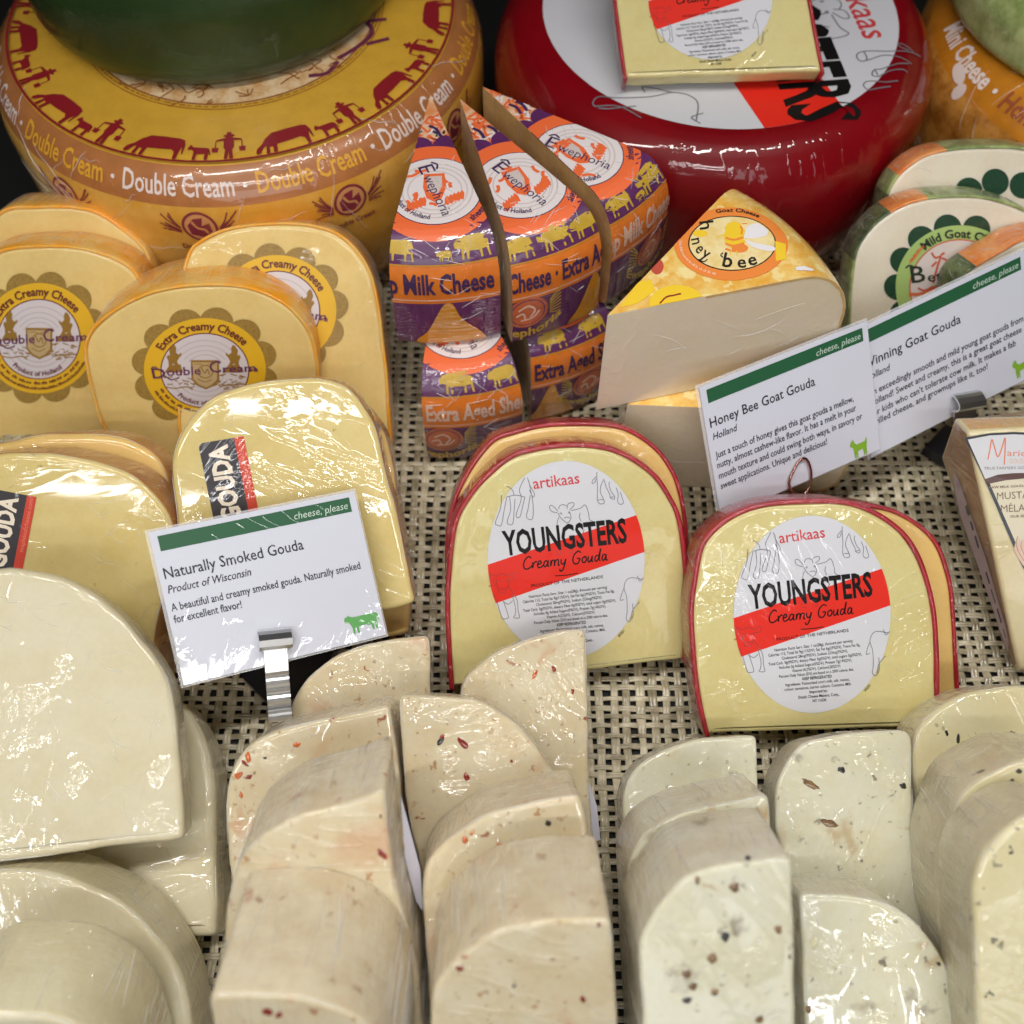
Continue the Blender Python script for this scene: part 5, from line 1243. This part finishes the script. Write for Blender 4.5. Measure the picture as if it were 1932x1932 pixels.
# ------------------------------------------------------------------ product cards, their stands
CARD = plain('card_paper', S(212, 214, 226), .4, coat=1, bump=.22); C_GR = ink('card_green', S(34, 92, 58), coat=1, bump=.22); C_TX = ink('card_type', S(40, 40, 46), coat=.6, bump=.2); C_LG = ink('card_animal_green', S(96, 168, 92), coat=.6, bump=.2); C_LG2 = ink('card_lime_green', S(132, 178, 44), coat=.6, bump=.2); C_PT = ink('card_pale_type', S(196, 214, 200), coat=.6, bump=.2)
sleeve = bpy.data.materials.new('clear_sleeve'); sleeve.use_nodes = True
_t = NT(sleeve.node_tree); _p = sleeve.node_tree.nodes['Principled BSDF']; _p.inputs['Base Color'].default_value = (.9, .9, .92, 1); _p.inputs['Roughness'].default_value = .12; _p.inputs['Alpha'].default_value = .28
def card(label, fr, TL, TR, BL, title, country, rows, icon, group='printed product cards in clear sleeves', pad=.016):
    a, b, c = fr.px(*TL), fr.px(*TR), fr.px(*BL); e1, e2 = b-a, c-a
    W, H = np.linalg.norm(e1), np.linalg.norm(e2)
    f = lambda x, y, z: (a[0]+e1[0]*x+e2[0]*y, a[1]+e1[1]*x+e2[1]*y, z)
    def sheet(name, x0, y0, x1, y1, za, zb, mat, parent=None, matrix=None, wave=0):
        n = 14; V = []; Fc = []
        for z in (za, zb):
            for j in range(2):
                for i in range(n+1):
                    x = x0+(x1-x0)*i/n; V.append(f(x, (y0, y1)[j], z))
        m_ = n+1
        for i in range(n):
            Fc += [(i, m_+i, m_+i+1, i+1), (2*m_+i, 2*m_+i+1, 3*m_+i+1, 3*m_+i), (i, i+1, 2*m_+i+1, 2*m_+i), (m_+i, 3*m_+i, 3*m_+i+1, m_+i+1)]
        Fc += [(0, 2*m_, 3*m_, m_), (n, m_+n, 3*m_+n, 2*m_+n)]
        return mk(name, V, Fc, [mat], None, parent, matrix, smooth=False)
    o = sheet('product_card', pad, pad, 1-pad*.6, 1-pad, -.0007, 0, CARD, matrix=fr.mat())
    tag(o, label, 'product card', group)
    sheet('clear_sleeve', 0, 0, 1, 1, -.0011, -.0008, sleeve, parent=o)
    k = W/H     # text metrics in card-height units
    D = Decal(); D.poly([(.05, .05), (.957, .05), (.957, .145), (.05, .145)], C_GR); D.up()
    def tx(t, x, y, h, w, m, shear=0, bold=0):
        T_ = Decal(); T_.text(t, 0, 0, h, m, w=w*k, bold=bold, shear=shear)
        for P, T, mi, ly in T_.items: D.add(np.c_[x+P[:, 0]/k, y-P[:, 1]], T, m)
    tx('cheese, please', .675, .122, .046, .265, C_PT, shear=.2)
    tx(title[0], title[1], .318, .068, title[2], C_TX, bold=.006)
    tx(country[0], country[1], .41, .048, country[2], C_TX, shear=.2, bold=.006)
    for t, x, y, w_ in rows: tx(t, x, y, .047, w_, C_TX, bold=.008)
    P, (ix, iy, iw, ih), m = icon
    P = np.array(P, float); lo, hi = P.min(0), P.max(0); Q = (P-lo)/(hi-lo)-.5
    D.poly([(ix+q[0]*iw, iy-q[1]*ih) for q in Q], m)
    D.build('printed_text', o, f, z0=.00016, dz=.00005)
    return o, f
COW_R = [(-x, y) for x, y in [(-12, 10.2), (-12.4, 8.6), (-11, 7.6), (-9.4, 8), (-8.4, 6), (-7.6, 3.8), (-7.6, 0), (-6.2, 0), (-6, 3.6), (-5, 4), (-4.8, 0), (-3.4, 0), (-3.2, 4), (2, 4.2), (4, 3.2), (5.4, 4), (6, 0), (7.2, 0), (7.4, 3.6), (8.2, 4), (8.4, 0), (9.6, 0), (9.8, 5), (10.4, 8.6), (11, 4), (11.4, 4), (11.2, 9.4), (10, 10.4), (-6, 10.6), (-8, 11.4), (-9.2, 12.4), (-10, 11.4), (-11.2, 11.6)]]
COW_L = [(-x, y) for x, y in COW_R]
GOAT = [(-9, 12), (-9.6, 9.6), (-8, 9), (-6.6, 7.4), (-6.4, 4), (-5.6, 0), (-4.4, 0), (-4.2, 4), (-3.4, 0), (-2.4, 0), (-2.6, 4.6), (2.6, 5), (3.4, 0), (4.6, 0), (4.8, 4), (5.6, 0), (6.6, 0), (6.6, 5.6), (7.4, 8.6), (7.6, 12), (6.2, 11), (5.6, 9.6), (-3, 9.4), (-5, 11), (-6.2, 14), (-6.8, 12.4), (-7.6, 14), (-8, 12.6)]
fr1 = Frame(atz(545, 1250, .047), 36, 56)
card('white product card for naturally smoked gouda in front of the smoked slabs', fr1, (272, 1001), (671, 921), (342, 1299), ('Naturally Smoked Gouda', .04, .65), ('Product of Wisconsin', .04, .38),
     [('A beautiful and creamy smoked gouda. Naturally smoked', .037, .522, .90), ('for excellent flavor!', .037, .597, .31)], (COW_L, (.885, .865, .17, .125), C_LG))
fr2 = Frame(atz(1510, 920, .041), 26, 40)
card('white product card for honey bee goat gouda held by a wire loop', fr2, (1313, 729), (1638, 600), (1356, 983), ('Honey Bee Goat Gouda', .04, .61), ('Holland', .043, .133),
     [('Just a touch of honey gives this goat gouda a mellow,', .041, .545, .82), ('nutty, almost cashew-like flavor. It has a melt in your', .041, .62, .83), ('mouth texture and could swing both ways, in savory or', .041, .699, .86), ('sweet applications. Unique and delicious!', .041, .777, .635)], (GOAT, (.862, .90, .105, .155), C_LG2))
fr3 = fr2.moved(-.0030)
card('white product card for goat gouda running out of the right edge', fr3, (1604, 623), (1937, 465), (1640, 869), ('Winning Goat Gouda', .04, .55), ('Holland', .04, .133),
     [('An exceedingly smooth and mild young goat gouda from', .045, .53, .90), ('Holland! Sweet and creamy, this is a great goat cheese', .045, .606, .885), ('for kids who can\'t tolerate cow milk. It makes a fab', .045, .686, .845), ('grilled cheese, and grownups like it, too!', .045, .757, .67)], (GOAT, (.91, .87, .105, .155), C_LG2))
steel = plain('polished_steel', (.78, .78, .78, 1), .3, metal=1.0); copper = plain('copper_wire', (.42, .22, .18, 1), .25, metal=1.0); blk = plain('black_plastic', (.012, .012, .02, 1), .3)
def tube(name, P, r, mat, parent, n=10, closed=False, smooth=True):
    P = np.array(P, float)
    if smooth:
        Q = np.vstack([P, P[:1]]) if closed else P
        out = []; E_ = np.vstack([P[-1:], P, P[:2]]) if closed else np.vstack([2*P[0]-P[1], P, 2*P[-1]-P[-2]])
        for i in range(1, len(E_)-2):
            p0, p1, p2, p3 = E_[i-1:i+3]
            for t in np.linspace(0, 1, 6, endpoint=False): out.append(.5*((2*p1)+(-p0+p2)*t+(2*p0-5*p1+4*p2-p3)*t*t+(-p0+3*p1-3*p2+p3)*t**3))
        if not closed: out.append(P[-1])
        P = np.array(out)
    d = (np.roll(P, -1, 0)-np.roll(P, 1, 0)) if closed else np.gradient(P, axis=0)
    d /= np.linalg.norm(d, axis=1)[:, None]; V = []; Fc = []; up = np.array([.3, .2, .9]); k = len(P)
    for p, t in zip(P, d):
        a = np.cross(t, up); a /= np.linalg.norm(a); b = np.cross(t, a)
        for j in range(n): q = 2*math.pi*j/n; V.append(p+r*(a*math.cos(q)+b*math.sin(q)))
    for i in range(k if closed else k-1):
        for j in range(n):
            i2 = (i+1) % k; Fc.append((i*n+j, i*n+(j+1) % n, i2*n+(j+1) % n, i2*n+j))
    return mk(name, V, Fc, [mat], None, parent)
def ribbon(name, prof, w, fr, parent, mat, th=.0007):
    """bent sheet-metal strip: prof = (y, z) polyline in a face frame, width w along x around x0"""
    x0, pts = prof; pts = np.array(pts, float); d = np.gradient(pts, axis=0); d /= np.linalg.norm(d, axis=1)[:, None]+1e-9
    N = np.c_[-d[:, 1], d[:, 0]]*th/2; A, B = pts+N, pts-N; k = len(pts); V = []
    for x in (x0-w/2, x0+w/2):
        V += [(x, *p) for p in A]+[(x, *p) for p in B]
    Fc = []
    for i in range(k-1):
        Fc += [(i, i+1, 2*k+i+1, 2*k+i), (k+i, 3*k+i, 3*k+i+1, k+i+1), (i, k+i, k+i+1, i+1), (2*k+i, 2*k+i+1, 3*k+i+1, 3*k+i)]
    Fc += [(0, 2*k, 3*k, k), (k-1, 2*k-1, 4*k-1, 3*k-1)]
    return mk(name, V, Fc, [mat], None, parent, smooth=False)
def clip_stand(label, fr, top, bot, wtop, wstem, base_poly, group='metal clip card stands on black bases'):
    e = empty('card_stand', atz(*bot, .004)); tag(e, label, 'card stand', group)
    f = Frame.__new__(Frame); f.__dict__.update(fr.__dict__)
    a, b = fr.px(*top), fr.px(*bot); y = a-b; L = np.linalg.norm(y); ey = y/L; ex = np.array([ey[1], -ey[0]])
    f.O = fr.to_w(b[0], b[1], 0); f.ex = fr.ex*ex[0]+fr.ey*ex[1]; f.ey = fr.ex*ey[0]+fr.ey*ey[1]
    k = np.linalg.norm(fr.px(bot[0]+20, bot[1])-fr.px(bot[0]-20, bot[1]))/40
    hd = .0072
    p = [(L, .0010), (L-.0004, .0022), (L-.0014, .0036), (L-.0032, .0052), (L-.0052, .0056), (L-.0064, .0040), (L-.0066, .0012)]
    h = ribbon('clip_head', (0, p), wtop*k, f, None, steel, .0008); h.parent = e; h.matrix_parent_inverse = Matrix.Translation(e.location).inverted(); h.matrix_basis = f.mat()
    n = 60; ys = np.linspace(L-.0062, -.004, n)
    p = [(y_, .0013+(.0007*math.sin((y_)*2*math.pi/.0021) if y_ < L*.48 else .0)) for y_ in ys]
    s_ = ribbon('clip_stem', (0, p), wstem*k, f, None, steel, .0006); s_.parent = e; s_.matrix_parent_inverse = Matrix.Translation(e.location).inverted(); s_.matrix_basis = f.mat()
    P = [atz(*q, .0012)-np.array(e.location) for q in base_poly]; m_ = len(P); h_ = .006
    V = [tuple(q) for q in P]+[(q[0], q[1], q[2]+h_) for q in P]
    mk('stand_base', V, [tuple(range(m_-1, -1, -1)), tuple(range(m_, 2*m_))]+[(i, (i+1) % m_, m_+(i+1) % m_, m_+i) for i in range(m_)], [blk], None, e, smooth=False)
    return e
clip_stand('steel clip stand holding the smoked gouda card', fr1.moved(.0004), (516, 1188), (527, 1338), 62, 44, [(465, 1290), (528, 1352), (610, 1290), (640, 1225), (600, 1200), (500, 1215)])
clip_stand('steel clip stand holding the rightmost product card', fr3.moved(.0004), (1819, 741), (1812, 850), 48, 40, [(1736, 856), (1786, 886), (1808, 868), (1812, 830), (1775, 815)])
e = empty('card_stand', atz(1508, 945, .004)); tag(e, 'copper coloured wire loop stand at the foot of the honey card', 'card stand', 'wire card stands')
f_ = fr2.moved(.0012); P = [f_.w(*q)-np.array(e.location) for q in ((1515, 936), (1528, 916), (1530, 888), (1521, 866), (1508, 870), (1496, 890), (1489, 908), (1492, 924), (1506, 940))]
tube('wire_loop', P, .00055, copper, e)
q0, q1 = P[0], P[-1]
mk('stand_base', [(x+q1[0], y+q1[1]+.006, z) for z in (-.003, .002) for x, y in ((-.02, -.008), (.012, -.008), (.016, .01), (-.018, .01))], [(3, 2, 1, 0), (4, 5, 6, 7), (0, 1, 5, 4), (1, 2, 6, 5), (2, 3, 7, 6), (3, 0, 4, 7)], [blk], None, e, smooth=False)

# ------------------------------------------------------------------ mustard gouda wedge at the right edge
mu_f = cheese('mustard_gouda_paste', S(224, 212, 172), S(214, 196, 150), mott=.3, bump=1.4, specks=((60, .12, .25, S(170, 150, 70), .5), (120, .12, .2, S(150, 130, 70), .5)))
mu_s = cheese('mustard_gouda_rind', S(190, 150, 98), S(160, 118, 76), mott=.5, bump=1.0, film='rim', specks=((60, .2, .3, S(140, 96, 60), .8),))
mu_t = cheese('mustard_gouda_wax', S(222, 160, 70), S(214, 170, 100), mott=.5, sss=.1, bump=1.6, film='rim')
frm = Frame(atz(1921, 1258, .010), -16, 42)
def mpt(u, v, z=0): x, y = frm.px(u, v); return (x, y, z)
fl = [mpt(1921, 1258), mpt(2090, 1300), mpt(2070, 838), mpt(1940, 806), mpt(1824, 814)]
back = Frame(frm.O, -16, 42)
tl = frm.px(1824, 814); bl = frm.px(1921, 1258)
def mb(u, v, z): x, y = frm.moved(z).px(u, v); return (x, y, z)
V = fl+[mb(1915, 1266, -.004), mb(2090, 1310, -.006), mb(2070, 800, -.034), mb(1945, 770, -.034), mb(1775, 862, -.034), mb(1801, 788, -.014), mb(1950, 786, -.014), mb(2075, 800, -.014)]
Fc = [(0, 1, 2, 3, 4), (9, 8, 7, 6, 5), (0, 4, 10, 9, 5), (1, 6, 7, 12, 2), (4, 3, 11, 10), (3, 2, 12, 11), (10, 11, 8, 9), (11, 12, 7, 8), (0, 5, 6, 1)]
mu = mk('cheese_wedge', V, Fc, [mu_f, mu_s, mu_t], [0, 1, 1, 1, 2, 2, 2, 2, 1], matrix=frm.mat(), smooth=True)
bm = bmesh.new(); bm.from_mesh(mu.data); bmesh.ops.recalc_face_normals(bm, faces=bm.faces)
bmesh.ops.bevel(bm, geom=list(bm.edges), offset=.0016, segments=3, affect='EDGES', profile=.6); bm.to_mesh(mu.data); bm.free()
mu.data.polygons.foreach_set('use_smooth', np.ones(len(mu.data.polygons), bool))
tag(mu, 'tall mustard gouda wedge with dark framed label at the right edge', 'cheese wedge')
def mz(cx, cy): return 1642.2+cx*.15, 772.8+cy*.15     # crop of the label at 4.293x
class _M: pass
_m = _M(); _m.fr = frm
def mm(V): return np.array([frm.px(*mz(x, y)) for x, y in V])
D = Decal(); D.tf = mm; M_BR = ink('label_umber', S(92, 62, 58)); M_DK = ink('label_navy_frame', S(42, 50, 58)); M_CO = ink('label_coral_script', S(226, 130, 104)); M_TX = ink('label_taupe_type', S(120, 96, 76)); M_PK = ink('label_peach', S(226, 190, 166)); M_WT = ink('label_silver_white', S(216, 216, 220)); M_CR = ink('label_pale_cream', S(222, 212, 184))
D.poly([(1180, 350), (1500, 295), (1800, 280), (2300, 300), (2600, 2500), (2200, 2500), (1890, 1932), (1430, 870)], M_DK); D.up()
D.poly([(1222, 375), (1500, 322), (1800, 308), (2260, 325), (2560, 2470), (2220, 2470), (1925, 1900), (1470, 860)], M_CR); D.up()
D.poly([(1222, 375), (1500, 322), (1800, 308), (2260, 325), (2330, 800), (1932, 790), (1700, 810), (1440, 868)], M_WT)
D.poly([(1890, 1700), (1870, 1600), (1830, 1640), (1800, 1760), (1900, 1932), (2000, 2060), (2200, 2100), (2300, 1700), (2100, 1500), (1960, 1560)], M_PK); D.up()
D.poly([(1432, 872), (1600, 815), (1800, 795), (2340, 790), (2345, 850), (1932, 862), (1700, 885), (1455, 935)], M_BR)
D.stroke([(1475, 625), (1500, 500), (1525, 372), (1560, 480), (1600, 590), (1650, 480), (1690, 350), (1690, 500), (1680, 690)], 17, M_CO)
D.stroke([(1850, 1590), (1830, 1660), (1850, 1760), (1900, 1850), (1932, 1900)], 6, M_TX); D.stroke([(1900, 1640), (1890, 1720), (1930, 1820)], 5, M_TX)
def mtext(t, x, y, h, w, rot, m, bold=.0):
    T_ = Decal(); T_.text(t, 0, 0, h, m, w=w, bold=bold)
    for P, T, mi, ly in T_.items:
        a = math.radians(rot); D.add(np.c_[x+P[:, 0]*math.cos(a)+P[:, 1]*math.sin(a)-.0*P[:, 1]+.30*-P[:, 1]*0, y+P[:, 0]*math.sin(a)-P[:, 1]*math.cos(a)], T, m)
mtext('arie', 1715, 580, 80, 240, 1, M_CO); mtext('GOUDA', 1745, 672, 58, 230, 0, M_PK, .01); mtext('TRUE FARMERS GOUDA', 1425, 752, 34, 640, -1, I_GREY)
mtext('RAW MILK GOUDA', 1490, 990, 28, 470, -3, M_TX, .02); mtext('MUSTARD', 1590, 1128, 88, 570, -3, M_TX, .0); mtext('MÉLANGE', 1640, 1285, 88, 560, -2, M_TX, .0); mtext('OUR SELECTION', 1755, 1355, 30, 400, -2, M_TX, .02)
D.build('label', mu, lambda x, y, z: (x, y, z), z0=.0003)
# label strip on the side
sx = np.array(V[0]); tx_ = np.array(V[4]); bx = np.array(V[9]); b0 = np.array(V[5])
def side(u, v):    # u 0..1 bottom to top, v 0..1 front to back
    return (sx*(1-u)+tx_*u)*(1-v)+(b0*(1-u)+bx*u)*v
nrm = np.cross(tx_-sx, b0-sx); nrm /= np.linalg.norm(nrm)
if nrm[0] > 0: nrm = -nrm
D = Decal(); lil = ink('label_lilac', S(200, 178, 186)); D.poly([(.08, .95), (.12, .40), (.20, .30), (.50, .42), (.86, .62), (.90, .72), (.80, .92), (.72, .99)], lil); D.up()
D.ticks(.74, .68, .16, .66, .14, C_TX, 4, 4)
D.build('side_label', mu, lambda x, y, z: tuple(side(x, y)+nrm*z), z0=.0004)
